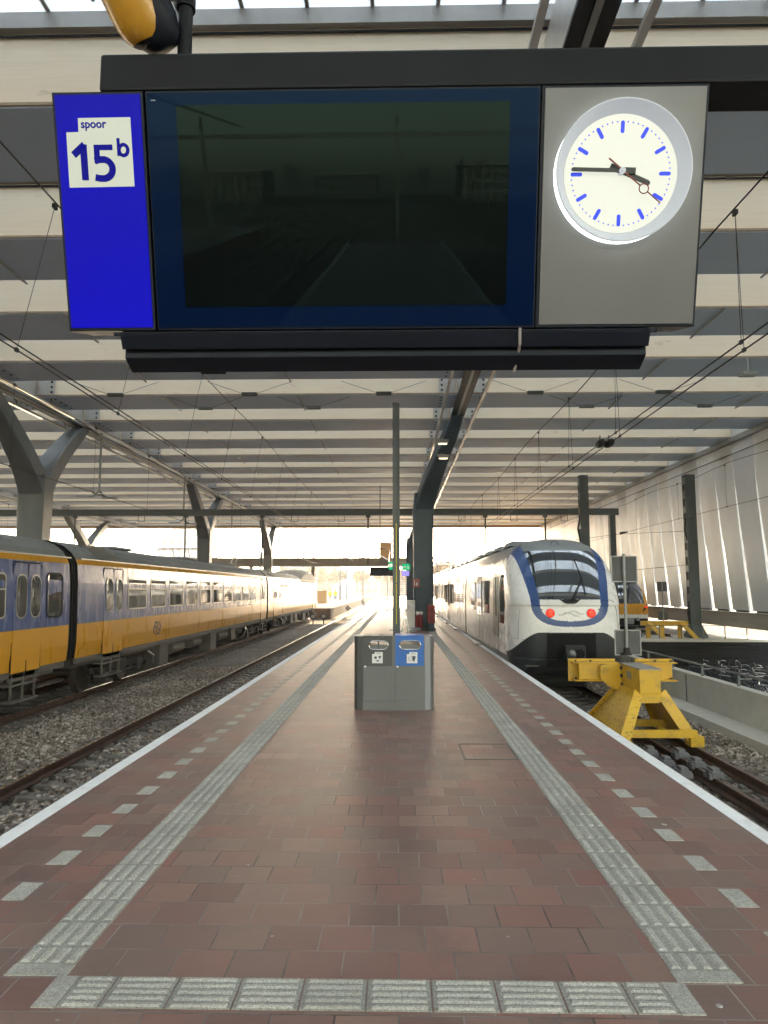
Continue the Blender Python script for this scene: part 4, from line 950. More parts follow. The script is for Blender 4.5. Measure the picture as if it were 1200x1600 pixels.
def bogie(car, yc, ml=UNDER):
    b = MB()
    for zz, hh in ((-.28, .16),): b.box(XS - .30, XS - .18, yc - 1.75, yc + 1.75, zz, zz + hh)
    b.box(XS - .34, XS - .16, yc - .35, yc + .35, -.45, -.05); b.box(XC - .9, XC + .9, yc - 1.3, yc + 1.3, -.30, -.05)
    for s in (-1, 1):
        b.cbox((XS - .22, yc + s * 1.28, -.32), (.2, .32, .3)); b.cyl((XS - .24, yc + s * .75), .10, -.42, -.08, n=10)
        b.tube([(XS - .2, yc + s * .35, -.38), (XS - .2, yc + s * 1.1, -.40)], .05, 6)
    bo = b.build('bogie', ml, car)
    for s in (-1, 1):
        w_ = MB()
        for xx in (XC + .72, XC - .72): w_.cyl((yc + s * 1.28, -.30), .46, xx - .065, xx + .065, axis='x', n=28); w_.cyl((yc + s * 1.28, -.30), .49, xx - .1, xx - .065, axis='x', n=28)
        w_.cyl((yc + s * 1.28, -.30), .08, XC - .8, XC + .86, axis='x', n=12)
        w_.build('wheel', M('wheel_steel', (0.09, 0.075, 0.06), 0.6, 0.4, 0.2) if 'wheel_steel' not in bpy.data.materials else bpy.data.materials['wheel_steel'], bo, smooth=True)
def carriage(label, y0, y1, doors, wins, seed, logo=None, cab=False, smallwins=()):
    r_ = random.Random(seed)
    t = thing('train_carriage', label, 'train carriage', (XC, (y0 + y1) / 2, -.76), 'yellow and blue carriages on the left track')
    prof = car_prof()
    m = MB()
    n = len(prof)
    ys = [y0, y0 + .02] + [y1 - .02, y1]
    for i in range(n - 1):
        (xa, za), (xb, zb) = prof[i], prof[i + 1]
        zm = (za + zb) / 2
        mi = 0 if zm < 1.05 else (1 if zm < 2.44 else (0 if zm < 2.56 else 2))
        m.add([(xa, y0, za), (xa, y1, za), (xb, y1, zb), (xb, y0, zb)], [(0, 1, 2, 3)], mi)
    m.add([(x, y0, z) for x, z in prof], [tuple(range(n))], 3); m.add([(x, y1, z) for x, z in prof], [tuple(range(n))], 0 if cab else 3)
    m.add([(prof[0][0], y0, .25), (prof[0][0], y1, .25), (prof[-1][0], y1, .25), (prof[-1][0], y0, .25)], [(0, 1, 2, 3)], 3)
    body = m.build('body', [YEL, BLU, TROOF, RUBBER], t, smooth=True)
    m = MB(); m.box(XS - .10, XS - .02, y0 + .1, y1 - .1, .12, .249); m.box(XC - 1.2, XC + 1.2, y0 + .2, y1 - .2, .0, .2); m.build('sole_bar', UNDERL, t)
    m = MB(); m.box(XS - .05, XS + .012, y0 + .05, y1 - .05, 2.555, 2.585); m.build('gutter', FRAME, t)
    for (d0, d1) in doors:
        m = MB(); on_side(m, rrect(d0, d1, .22, 1.05, .02), -.01, .012, 0); on_side(m, [(d0, 1.051), (d1, 1.051), (d1, 2.30), (d1 - .08, 2.38), (d0 + .08, 2.38), (d0, 2.30)], -.01, .012, 1)
        ym = (d0 + d1) / 2
        d = m.build('door', [YEL, BLU], t)
        m = MB(); on_side(m, [(ym - .018, .2), (ym + .018, .2), (ym + .018, 2.37), (ym - .018, 2.37)], .011, .018)
        for yy_ in (d0 - .012, d1 + .012): on_side(m, [(yy_ - .012, .25), (yy_ + .012, .25), (yy_ + .012, 2.36), (yy_ - .012, 2.36)], -.01, .014)
        on_side(m, [(d0, 2.375), (d1, 2.375), (d1 - .06, 2.41), (d0 + .06, 2.41)], -.01, .014); m.build('seal', RUBBER, d)
        wd = (d1 - d0) * .16
        for yc_ in (d0 + (d1 - d0) * .26, d0 + (d1 - d0) * .76):
            m = MB(); on_side(m, rrect(yc_ - wd - .025, yc_ + wd + .025, 1.27, 2.16, wd * .95), .005, .0165); f_ = m.build('window_frame', FRAME, d)
            m = MB(); on_side(m, rrect(yc_ - wd, yc_ + wd, 1.30, 2.13, wd * .9), .012, .0195); m.build('window_glass', TGLASS, f_)
        m = MB()
        m.box(XS - .25, XS + .02, d0 + .05, d1 - .05, -.04, 0.0); m.box(XS - .22, XS + .05, d0 + .05, d1 - .05, -.36, -.32)
        for yy_ in (d0 + .1, d1 - .1, (d0 + d1) / 2): m.box(XS - .05, XS - .01, yy_ - .02, yy_ + .02, -.33, .2)
        m.box(XS - .06, XS - .02, d0, d1, .06, .22); m.build('step', UNDERL, t)
    for (a, b) in wins: window(t, a, b, 1.33, 2.14, .07, transom=True)
    for (a, b, z0, z1) in smallwins: window(t, a, b, z0, z1, .11)
    for yb in (y0 + 3.2, y1 - 3.2): bogie(t, yb)
    yb = y0 + 6.2
    while yb < y1 - 6.5:
        L_ = r_.uniform(.7, 1.6); hh = r_.uniform(.45, .72)
        m = MB()
        if r_.random() < .3: m.cyl((XS - .35, -.15), .2, yb, yb + L_, axis='y', n=14)
        else: m.box(XS - .55, XS - .08 - r_.uniform(0, .06), yb, yb + L_, .12 - hh, .12)
        m.build('underframe_box', UNDERL if r_.random() < .6 else UNDER, t, smooth=False, bevel=.015, seg=1); yb += L_ + r_.uniform(.3, 1.3)
    for ya_, sg_ in ((y0, 1), (y1, -1)):
        m = MB(); m.tube([(XS - .1, ya_ + sg_ * 5.1, .0), (XS - .02, ya_ + sg_ * 5.4, -.15), (XS - .1, ya_ + sg_ * 5.6, -.42)], .03, 6); m.build('hand_rail', FRAME, t)
    m = MB(); yv = y0 + 1.2 if not cab else y0 + 1.5
    m.prism([(XS - .16, 2.60), (XS - .62, 2.985), (XS - .60, 2.99), (XS - .13, 2.61)], 'y', yv, yv + 1.5)
    m.build('roof_vent', STEELD, t)
    m = MB()
    for k in range(9): f = k / 8; m.box(XS - .14 - .44 * f, XS - .115 - .44 * f, yv + .05, yv + 1.45, 2.61 + .33 * f ** .75 + .02, 2.63 + .33 * f ** .75 + .02)
    m.build('vent_slats', TROOF, t)
    for k in range(3):
        yy_ = y0 + 5 + k * 7; m = MB(); m.loft([sect((XC, yy_, 3.05), 1.1, 1.6), sect((XC, yy_, 3.13), .9, 1.4)]); m.build('roof_hatch', TROOF, t)
    m = MB(); on_side(m, [(y0 + 5.5, 1.075), (y1 - 3.5, 1.075), (y1 - 3.5, 1.10), (y0 + 5.5, 1.10)], .0, .003); m.build('stripe', M('stripe_dark', (0.03, 0.035, 0.06), 0.5) if 'stripe_dark' not in bpy.data.materials else bpy.data.materials['stripe_dark'], t)
    if logo:
        yl, zl2, w_ = logo; m = MB()
        # two interlocking bent arrows of the operator's emblem
        def st(pts): 
            pts2 = [(yl + p[0] * w_, zl2 + p[1] * w_) for p in pts]
            for a, b in zip(pts2[:-1], pts2[1:]):
                d = Vector((b[0] - a[0], b[1] - a[1])); nn = Vector((-d.y, d.x)).normalized() * w_ * .075; e = d.normalized() * w_ * .05
                q = [(a[0] - e.x + nn.x, a[1] - e.y + nn.y), (a[0] - e.x - nn.x, a[1] - e.y - nn.y), (b[0] + e.x - nn.x, b[1] + e.y - nn.y), (b[0] + e.x + nn.x, b[1] + e.y + nn.y)]
                on_side(m, q, .002, .006)
        st([(-.78, -.1), (-.42, .42), (.0, .42), (.22, -.12), (.62, -.12)]); st([(-.62, .1), (-.22, .1), (.0, -.42), (.42, -.42), (.78, .1)])
        st([(-.78, -.1), (-.45, -.42)]); st([(.78, .1), (.45, .42)])
        m.build('emblem', bpy.data.materials['stripe_dark'], t)
    return t
WB = [(19.76, 21.16), (21.6, 22.92), (23.36, 24.8), (25.2, 26.57), (27.0, 28.4), (28.9, 30.3), (30.7, 32.1), (32.6, 33.95), (34.4, 35.8), (36.2, 37.5)]
carriage('middle carriage of the yellow and blue train with an emblem and ten wide windows', 16.62, 40.7, [(18.1, 19.4), (38.9, 40.1)], WB, 1, logo=(22.2, .66, .42))
carriage('nearest yellow and blue carriage cut off by the left picture edge', -8.0, 16.2, [(13.82, 14.92), (-6.5, -5.4)], [(12.2, 13.5)] + [(-4.5 + 1.85 * i, -3.1 + 1.85 * i) for i in range(9)], 2, smallwins=[(15.16, 15.82, 1.28, 2.18)])
ct = carriage('farthest yellow and blue carriage with a rounded cab roof, glowing in the sun', 41.15, 65.4, [(43.0, 44.2), (62.5, 63.5)], [(45.2 + 1.85 * i, 46.5 + 1.85 * i) for i in range(9)], 3, cab=True)
m = MB(); m.loft([[Vector((XC + x, y, z)) for x, z in ((-1.38, 2.4), (1.38, 2.4), (1.3, zt - .35), (.9, zt - .08), (0, zt), (-.9, zt - .08), (-1.3, zt - .35))] for y, zt in ((55.5, 3.0), (57.5, 3.30), (60, 3.55), (63, 3.55), (64.6, 3.3), (65.6, 2.75))]); m.build('cab_roof', TROOF, ct, smooth=True)
m = MB(); m.box(XC - 1.3, XC + 1.3, 65.4, 65.6, -.5, .3); m.cyl((XC - .9, .1), .22, 65.5, 66.0, axis='y', n=12); m.cyl((XC + .9, .1), .22, 65.5, 66.0, axis='y', n=12); m.build('buffer', UNDERL, ct)
# gangways
for yg in ((16.2, 16.62), (40.7, 41.15)):
    m = MB()
    for k in range(6): y = yg[0] + (yg[1] - yg[0]) * (k + .5) / 6; f = .97 if k % 2 else .95; m.loft([[Vector((XC + (x - XC) * f, yy_, .0 + (z) * (.985 if k % 2 else .97))) for x, z in car_prof()] for yy_ in (y - .03, y + .03)])
    tag(m.build('gangway_bellows', RUBBER), 'black rubber gangway between the ' + ('nearest and middle' if yg[0] < 20 else 'middle and farthest') + ' yellow and blue carriages', 'gangway')

# ------------------------------------------------------------------ rounded-nose trains
def nose_train(t, cx, y0, hw, zb, zt, zsh, base_fn, B, classify, mats, n_s=380, n_r=120, y_body=3.4, body_cls=None):
    """nose surface + first body stretch split by material; returns outline points (x,z)"""
    out = []
    # outline from bottom left over the top to bottom right
    half = []
    for k in range(60): z = zb + (zsh - zb) * k / 60; half.append((hw * (1 - .03 * max(0, (zb + .6 - z) / .6)), z))
    for k in range(41):
        a = math.pi / 2 * k / 40
        half.append((hw * max(0, math.cos(a)) ** (2 / 3.0), zsh + (zt - zsh) * max(0, math.sin(a)) ** (2 / 2.75)))
    outl = [(-x, z) for x, z in half] + half[-2::-1]
    # resample evenly
    P = np.array(outl); d = np.r_[0, np.cumsum(np.hypot(*np.diff(P, axis=0).T))]
    q = np.linspace(0, d[-1], n_s + 1); P = np.c_[np.interp(q, d, P[:, 0]), np.interp(q, d, P[:, 1])]
    btm = np.c_[np.linspace(P[-1, 0], P[0, 0], 40)[1:-1], np.full(38, zb)]
    C = np.r_[P, btm]; N = len(C); zc = (zb + zsh) / 2 + .25
    grids = []
    for i in range(n_r + 1):
        r_ = math.sin(math.pi / 2 * i / n_r) ** 1.0
        x = C[:, 0] * r_; z = zc + (C[:, 1] - zc) * r_
        dep = B * (1 - (1 - min(1, r_) ** 4.6) ** (1 / 2.2))
        y = np.array([base_fn(a, b) for a, b in zip(x, z)]) + dep
        grids.append(np.c_[x, y, z])
    bufs = {k: MB() for k in mats}
    def quad(a, b, c, d_, key):
        bufs[key].add([a, b, c, d_], [(0, 1, 2, 3)])
    V = lambda g: Vector((cx + g[0], y0 + g[1], g[2]))
    for i in range(n_r):
        A, Bg = grids[i], grids[i + 1]
        for k in range(N):
            j = (k + 1) % N
            xm = (A[k][0] + A[j][0] + Bg[k][0] + Bg[j][0]) / 4; zm = (A[k][2] + A[j][2] + Bg[k][2] + Bg[j][2]) / 4
            quad(V(A[k]), V(A[j]), V(Bg[j]), V(Bg[k]), classify(xm, zm))
    last = grids[-1][:n_s + 1]; ny = 70
    for i in range(ny):
        f0, f1 = i / ny, (i + 1) / ny
        for k in range(n_s):
            j = k + 1
            p = [Vector((cx + last[a][0], y0 + last[a][1] + (y_body - last[a][1]) * f, last[a][2])) for a, f in ((k, f0), (j, f0), (j, f1), (k, f1))]
            c = sum(p, Vector()) / 4
            quad(*p, body_cls(c.x - cx, c.y - y0, c.z))
    for key, mb in bufs.items():
        if not mb.f: continue
        nm, mt = mats[key]
        o = mb.build(nm, mt, t)
        bm = bmesh.new(); bm.from_mesh(o.data); bmesh.ops.remove_doubles(bm, verts=bm.verts, dist=1e-4); bmesh.ops.recalc_face_normals(bm, faces=bm.faces)
        # normals towards outside
        bm.faces.ensure_lookup_table()
        s = sum((f.normal.dot(f.calc_center_median() + Vector(t.location) - Vector((cx, y0 + 3, 1.2))) > 0) for f in bm.faces)
        if s < len(bm.faces) / 2: bmesh.ops.reverse_faces(bm, faces=bm.faces)
        bm.to_mesh(o.data); bm.free()
        o.data.polygons.foreach_set('use_smooth', [True] * len(o.data.polygons)); o.data.set_sharp_from_angle(angle=R(50)); o.data.update()
    return P
SX, SY = 4.23, 17.65
slt = thing('white_train', 'white and blue train with a big dark windscreen and two red tail lights', 'train', (SX, 40, -.76))
def slt_base(x, z):
    if z > 1.45: f = (z - 1.45); return .60 * f * f / (f + .18)
    if z < .15: return .0 + .10 * (.15 - z)
    return 0.03 * ((z - .8) / .65) ** 2
def se(v, a, p): v = max(0, min(1, v)); return a * (1 - v ** p) ** (1 / p)
def xi_(z):
    if z >= 1.6: return .745 + (z - 1.6) / 1.25 * .165
    return se((1.6 - z) / .52, .745, 2.8) if z > 1.08 else -1
def xo_(z):
    if z >= 1.6: return .955 + (z - 1.6) / 1.25 * .22
    return se((1.6 - z) / .66, .955, 2.7) if z > .94 else -1
def slt_cls(x, z):
    ax_ = abs(x)
    arch = .80 if ax_ < .75 else .80 - .56 * ((ax_ - .75) / .7) ** 1.7
    if z < arch:
        if ax_ < .60 - .08 * max(0, (.2 - z)) and -.05 < z < .77: return 'pocket'  # flush patch, its black stands in for shade inside the coupler recess
        return 'dark'
    if z > 2.86 and ax_ < xi_(z): return 'roof'
    if 1.6 <= z <= 2.86 and ax_ < xi_(z): return 'screen'
    if z > .94 and ax_ < xo_(z) and ax_ >= xi_(z): return 'blue'
    return 'white'
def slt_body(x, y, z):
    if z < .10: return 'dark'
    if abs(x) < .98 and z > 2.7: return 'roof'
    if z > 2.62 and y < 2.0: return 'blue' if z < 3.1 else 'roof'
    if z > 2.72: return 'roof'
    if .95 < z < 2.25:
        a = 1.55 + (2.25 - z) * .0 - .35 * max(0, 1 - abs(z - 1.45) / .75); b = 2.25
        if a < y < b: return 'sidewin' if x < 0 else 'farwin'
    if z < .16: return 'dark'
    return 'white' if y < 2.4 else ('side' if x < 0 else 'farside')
SM = {'white': ('nose_shell', WHT), 'side': ('front_side', WSIDE), 'blue': ('blue_frame', NBLU), 'screen': ('windscreen', SCREENG), 'roof': ('roof_fairing', NROOF), 'dark': ('bumper_skirt', NDARK), 'pocket': ('coupler_recess_shade', NBLACK), 'sidewin': ('cab_side_window', TGLASS), 'farwin': ('cab_side_window', TGLASS), 'farside': ('front_side', WSIDE)}
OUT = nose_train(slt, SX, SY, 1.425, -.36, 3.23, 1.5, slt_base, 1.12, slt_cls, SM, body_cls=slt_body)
# following cars
def slt_car(y0, y1, k):
    m = MB(); n = len(OUT)
    for i in range(n - 1):
        (xa, za), (xb, zb) = OUT[i], OUT[i + 1]; zm = (za + zb) / 2
        mi = 2 if zm < .12 else (1 if zm > 2.62 else 0)
        m.add([(SX + xa, y0, za), (SX + xa, y1, za), (SX + xb, y1, zb), (SX + xb, y0, zb)], [(0, 1, 2, 3)], mi)
    m.add([(SX + x, y0, z) for x, z in OUT], [tuple(range(n))], 2); m.add([(SX + x, y1, z) for x, z in OUT], [tuple(range(n))], 2)
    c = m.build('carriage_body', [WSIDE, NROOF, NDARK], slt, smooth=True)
    xs = SX - 1.427; y = y0 + 1.0
    while y + 1.8 < y1:
        if (int((y - y0) / 2.0) % 3) == 1:
            d = MB(); d.box(xs - .012, xs, y, y + 1.3, .18, 2.3); d.box(xs - .018, xs - .0125, y + .62, y + .66, .2, 2.3, 1)
            for q in (0.08, .72): d.box(xs - .018, xs - .0125, y + q, y + q + .5, 1.0, 2.15, 2)
            d.build('door', [WSIDE, RUBBER, TGLASS], c); part('door_step', FRAME, c, lambda m: m.box(xs - .22, xs - .02, y + .1, y + 1.2, -.02, .05))
        else: part('window', TGLASS, c, lambda m: m.box(xs - .008, xs + .02, y, y + 1.5, 1.12, 2.12))
        y += 2.0
    m = MB(); m.box(xs - .006, xs, y0 + .2, y1 - .2, 2.40, 2.43); m.build('gutter', FRAME, c)
    for q in range(5): part('roof_unit', NROOF, c, lambda m: m.loft([sect((SX, y0 + 2 + q * 2.8, 3.2), 1.5, 1.8), sect((SX, y0 + 2 + q * 2.8, 3.36), 1.3, 1.6)]))
slt_car(SY + 3.4, 29.6, 0)
for i in range(5): slt_car(30.0 + i * 15.8, 45.4 + i * 15.8, i + 1)
for i in range(5): yg = 29.6 + i * 15.8; part('gangway_bellows', RUBBER, slt, lambda m: m.loft([[Vector((SX + x * .95, yy_, z * .985)) for x, z in OUT] for yy_ in (yg - .02, yg + .42)]))
def on_nose(x, z):   # depth of the nose surface at (x,z)
    zc = (-.36 + 1.5) / 2 + .25
    zz = z - zc
    # radial fraction against the outline
    best = 0
    ang = math.atan2(zz, x); 
    for (ox, oz) in OUT:
        a2 = math.atan2(oz - zc, ox)
        if abs((a2 - ang + math.pi) % (2 * math.pi) - math.pi) < .02: best = math.hypot(x, zz) / math.hypot(ox, oz - zc); break
    return SY + slt_base(x, z) + 1.12 * (1 - (1 - min(1, best) ** 4.6) ** (1 / 2.2))
for sx in (-.5, .5):
    yn = on_nose(sx, 1.27)
    m = MB(); lathe(m, [(.112, -.03), (.112, .02), (.098, .03)], (SX + sx, yn, 1.27), (0, -1, 0), 28); hl = m.build('tail_light', M('lamp_rim', (0.4, 0.1, 0.1), 0.3) if 'lamp_rim' not in bpy.data.materials else bpy.data.materials['lamp_rim'], slt, smooth=True)
    m = MB(); lathe(m, [(.098, .026), (.085, .038), (.04, .046), (.005, .047)], (SX + sx, yn, 1.27), (0, -1, 0), 28); m.build('lens', REDL, hl, smooth=True)
    m = MB()
    for (a, b) in ((0, 0), (.045, .03), (-.045, .03), (.03, -.045), (-.03, -.045), (.0, .06)): m.cyl((SX + sx + a, 1.27 + b), .011, yn - .052, yn - .04, axis='y', n=8)
    m.build('led_cluster', emis('led_hot', (1, .16, .07), 1.2) if 'led_hot' not in bpy.data.materials else bpy.data.materials['led_hot'], hl)
m = MB()
for dz in (0, .05):
    pts = [(-.24, 1.26 - dz), (-.12, 1.26 - dz), (-.02, 1.31 - dz), (.08, 1.29 - dz), (.16, 1.235 - dz), (.26, 1.235 - dz)]
    m.tube([(SX + x + (.06 if dz == 0 else -.06), on_nose(x, z) - .004, z + .02) for x, z in pts], .011, 6)
m.build('emblem', M('emblem_grey2', (0.42, 0.42, 0.39), 0.35), slt)
wp = MB()
def nz(x, z, o): return (SX + x, on_nose(x, z) - o, z)
wp.tube([nz(.02, 1.56, .04), nz(.12, 1.75, .07), nz(.36, 2.12, .06)], [.022, .016, .009], 8); wp.tube([nz(.06, 1.58, .04), nz(.18, 1.78, .07), nz(.36, 2.10, .06)], .010, 6)
wp.tube([nz(.40, 1.72, .04), nz(.37, 2.1, .05), nz(.30, 2.62, .04)], .009, 6)
wp.build('wiper', BLACKM, slt)
m = MB(); m.loft([[Vector(nz(x, z, o)) for x, z in ((-.26, 1.605), (.26, 1.605), (.17, 1.53), (.1, 1.50), (-.1, 1.50), (-.17, 1.53))] for o in (-.02, .012)]); m.build('wiper_cowl', NDARK, slt)
m = MB(); m.ring((SX - .08, on_nose(-.08, 3.02) - .005, 3.03), .10, .008, 'y', 28, 6); m.build('roof_hatch_ring', NDARK, slt)
m = MB()
for z0 in (2.58, 2.72): m.loft([[Vector(nz(x, z, o)) for x, z in ((-xi_(z0) + .03, z0), (xi_(z0) - .03, z0), (xi_(z0) - .03, z0 + .018), (-xi_(z0) + .03, z0 + .018))] for o in (-.01, .004)])
for sg in (-1, 1):
    for pts in ([(.97, 1.60), (1.10, 1.55), (1.19, 1.35), (1.23, 1.0), (1.25, .62)], [(1.0, .60), (1.15, .62), (1.33, .63)], [(.76, 1.585), (.86, 1.585), (.96, 1.585)]):
        part('panel_seam', NDARK, slt, lambda m: m.tube([(SX + sg * x, on_nose(sg * x, z) + .002, z) for x, z in pts], .007, 5))
    part('marker_hole', NBLACK, slt, lambda m: m.cyl((SX + sg * .70, 1.36), .018, on_nose(.70, 1.36) - .01, on_nose(.70, 1.36) + .03, axis='y', n=10))
    part('bumper_slot', UNDERL, slt, lambda m: m.box(SX + sg * .95 - .16, SX + sg * .95 + .16, on_nose(.95, -.02) - .02, on_nose(.95, -.02) + .1, -.03, .0))
# coupler
cp_ = MB(); yv = SY - .02
cp_.box(SX - .20, SX + .28, yv - .22, yv + .10, .16, .50); cp_.box(SX - .17, SX + .25, yv - .26, yv - .22, .43, .50); 
cpl = cp_.build('coupler', NDARK, slt, bevel=.02)
m = MB(); lathe(m, [(.10, 0), (.085, .07), (.04, .14), (.02, .15)], (SX - .06, yv - .22, .31), (0, -1, 0), 18); m.build('coupler_cone', GALV, cpl, smooth=True)
m = MB(); m.ring((SX + .14, yv - .225, .31), .095, .02, 'y', 24, 8); m.cyl((SX + .14, .31), .085, yv - .222, yv - .221, axis='y', n=20); m.build('coupler_socket', NBLACK, cpl, smooth=True)
m = MB(); m.tube([(SX - 1.4300, SY + 2.45, .55), (SX - 1.4550, SY + 2.45, .6), (SX - 1.4550, SY + 2.45, 2.2)], .022, 8); m.build('grab_rail', CHROME, slt); m = MB(); m.tube([(SX - 1.4300, SY + 3.15, .55), (SX - 1.4550, SY + 3.15, .6), (SX - 1.4550, SY + 3.15, 2.2)], .022, 8); m.build('grab_rail', CHROME, slt)
m = MB(); m.box(SX - 1.4330, SX - 1.4290, SY + 2.52, SY + 3.08, .3, 2.3); cd = m.build('cab_door', WSIDE, slt); m = MB(); m.box(SX - 1.4380, SX - 1.4335, SY + 2.6, SY + 3.0, 1.1, 2.2); m.build('window_glass', TGLASS, cd)
for yc in (20.6, 31, 46, 62):
    m = MB(); m.box(SX - 1.25, SX + 1.25, yc - 1.2, yc + 1.2, -.6, -.2); m.cyl((yc - .9, -.36), .4, SX - .8, SX + .8, axis='x', n=20); m.cyl((yc + .9, -.36), .4, SX - .8, SX + .8, axis='x', n=20); m.build('bogie', UNDER, slt)
m = MB(); yp = 62.0
m.tube([(SX - .8, yp, 3.4), (SX - .8, yp + 1.2, 4.1), (SX - .8, yp + .2, 4.9)], .04, 5); m.tube([(SX + .8, yp, 3.4), (SX + .8, yp + 1.2, 4.1), (SX + .8, yp + .2, 4.9)], .04, 5); m.tube([(SX - 1.0, yp + .2, 4.9), (SX + 1.0, yp + .2, 4.9)], .05, 6); m.build('pantograph', BLACKM, slt)

# far yellow train
FX, FY = 13.62, 42.6
ft = thing('yellow_train', 'yellow train with black front parked far right behind its buffer stop', 'train', (FX, 60, -.5))
def f_base(x, z): return .5 * max(0, z - .9) + .05 * max(0, .3 - z)
def f_cls(x, z):
    ax_ = abs(x)
    if z < .15: return 'dark'
    if z < .38: return 'white'
    if z > 2.2: return 'roof'
    if z > 1.02 and ax_ < .98 + .05 * (z - 1.0): return 'screen'
    return 'yel'
nose_train(ft, FX, FY, 1.36, -.45, 2.55, .9, f_base, .9, f_cls, {'yel': ('nose_shell', YEL), 'white': ('white_band', WHT), 'screen': ('windscreen', SCREENG), 'roof': ('roof', NDARK), 'dark': ('bumper', NBLACK)}, n_s=120, n_r=36, y_body=4,
           body_cls=lambda x, y, z: 'roof' if z > 2.15 else ('dark' if z < .15 else ('yel' if z < .9 else 'roof' if z > 1.95 else 'screen')))
m = MB(); m.prism([(FX - 1.35, -.3), (FX + 1.35, -.3), (FX + 1.35, 1.8), (FX + .9, 2.45), (FX - .9, 2.45), (FX - 1.35, 1.8)], 'y', FY + 4, FY + 70); m.build('carriage_body', YEL, ft)
for sx in (-1.0, .98):
    m = MB(); m.loft([[Vector((FX + sx + x * (1 if sx < 0 else -1), FY + .10 + .25 * max(0, (abs(sx + x * (1 if sx < 0 else -1)) - .7)) + dy, z)) for x, z in ((-.14, .98), (-.12, .78), (.14, .52), (.12, .68))] for dy in (-.12, .05)]); m.build('tail_light', NBLACK, ft)
    m = MB(); m.cyl((FX + sx - .04 * (1 if sx < 0 else -1), .82), .055, FY - .06, FY - .035, axis='y', n=12); m.build('lamp', REDL, ft)
m = MB(); m.cbox((FX, FY - .05, .0), (.45, .3, .35)); m.cyl((FX + .45, .1), .1, FY - .25, FY, axis='y', n=12); m.build('coupler', GALV, ft)
m = MB(); m.box(FX - .15, FX + .12, FY + .02, FY + .03, .62, .68); m.build('emblem', INK, ft)
m = MB(); m.tube([(FX + .1, FY + .12, 1.05), (FX + .5, FY + .3, 1.5)], .03, 6); m.tube([(FX - .1, FY + .12, 1.05), (FX - .35, FY + .4, 1.7)], .02, 6); m.build('wiper', BLACKM, ft)

# ------------------------------------------------------------------ buffer stops
bs = thing('buffer_stop', 'big yellow steel buffer stop on the track in front of the white train', 'buffer stop', (4.28, 13, -.76))
HX0, HX1 = 3.93, 4.40
m = MB()   # head box
m.box(4.11, 4.47, 12.42, 13.45, .08, .485); head = m.build('head_box', BUFY, bs, bevel=.008)
m = MB(); m.box(4.10, 4.48, 12.38, 13.5, .486, .505); m.build('top_plate', M('worn_grey_steel', (0.34, 0.32, 0.28), 0.6, 0.4, 0.2, 5, dirt=((0.45, 0.28, 0.03), 0.6)), head)
m = MB(); m.box(4.103, 4.109, 12.85, 13.1, .27, .40); m.build('type_plate', GALV, head)
for zz in (.42, .28, .12):
    m = MB(); m.cyl((13.36, zz), .035, 4.075, 4.109, axis='x', n=6); m.build('bolt', UNDER, head)
# two spread legs: sloping web plate with flanges, wide along the track
for s in (-1, 1):
    xt, xb = 4.29 + s * .19, 4.29 + s * .66; zt, zb = .10, -.68
    y0t, y1t, y0b, y1b = 12.44, 13.42, (11.9 if s < 0 else 12.32), 14.0
    m = MB(); th = .03
    web = [Vector((xt, y0t + .05, zt)), Vector((xt, y1t, zt)), Vector((xb, y1b, zb)), Vector((xb, y0b + .05, zb))]
    nrm = (web[1] - web[0]).cross(web[3] - web[0]).normalized() * th
    m.loft([web, [p + nrm for p in web]]); lg = m.build('leg', BUFW if s < 0 else BUFY, bs)
    for (ya, yb) in ((y0t, y0b), (y1t + .02, y1b + .02)):
        m = MB()
        o_ = Vector((s * .07, 0, .06)); A = Vector((xt, ya, zt)); B_ = Vector((xb, yb, zb)); i_ = Vector((-s * .07, 0, -.06))
        m.loft([[A + i_, A + o_, A + o_ + Vector((0, .05, 0)), A + i_ + Vector((0, .05, 0))], [B_ + i_, B_ + o_, B_ + o_ + Vector((0, .05, 0)), B_ + i_ + Vector((0, .05, 0))]])
        m.build('flange', BUFW if s < 0 else BUFY, lg)
    for ya in (y0b - .1, 13.75):
        m = MB(); m.box(xb - .10, xb + .13, ya, ya + .26, -.755, -.58); m.build('rail_shoe', BUFY, lg, bevel=.01)
m = MB()
m.prism([(4.11, .079), (4.47, .079), (4.55, .0), (4.42, -.07), (4.16, -.07), (4.03, .0)], 'y', 12.425, 12.48); m.build('front_plate', BUFY, bs)
for yy_, z_ in ((12.1, -.46), (13.3, -.50)):
    m = MB(); m.box(3.68, 4.92, yy_, yy_ + .08, z_ - .12, z_); m.build('tie_bar', BUFY, bs)
m = MB(); m.tube([(4.22, 12.7, .05), (4.08, 13.1, -.35), (4.0, 13.3, -.6)], .07, 4); m.build('strut', BUFY, bs)
for s, x0, x1 in ((-1, 3.22, 4.10), (1, 4.48, 5.17)):
    m = MB(); a, b = x0, x1
    m.box(a, b, 13.75, 13.79, .13, .545)                                   # face plate towards the train
    m.box(a + .05, b - .02, 13.42, 13.75, .485, .505); m.box(a + .05, b - .02, 13.42, 13.75, .165, .185)
    m.box(a + .14 if s < 0 else a, b if s < 0 else b - .18, 13.50, 13.54, .186, .484)
    bb = m.build('buffer_beam', BUFY, bs, bevel=.004)
    for xq in ((a + .1, b - .5) if s < 0 else (a + .32, b - .08)):
        for zq in (.506, .186): part('bolt', UNDER, bb, lambda m: m.cyl((xq, 13.60), .022, zq, zq + .03, n=6))
    if s < 0:
        m = MB(); m.prism([(4.10, .0), (4.10, .485), (3.86, .485), (3.72, .44), (3.72, .22), (3.86, .08)], 'y', 13.38, 13.42); m.build('gusset', BUFY, bb)
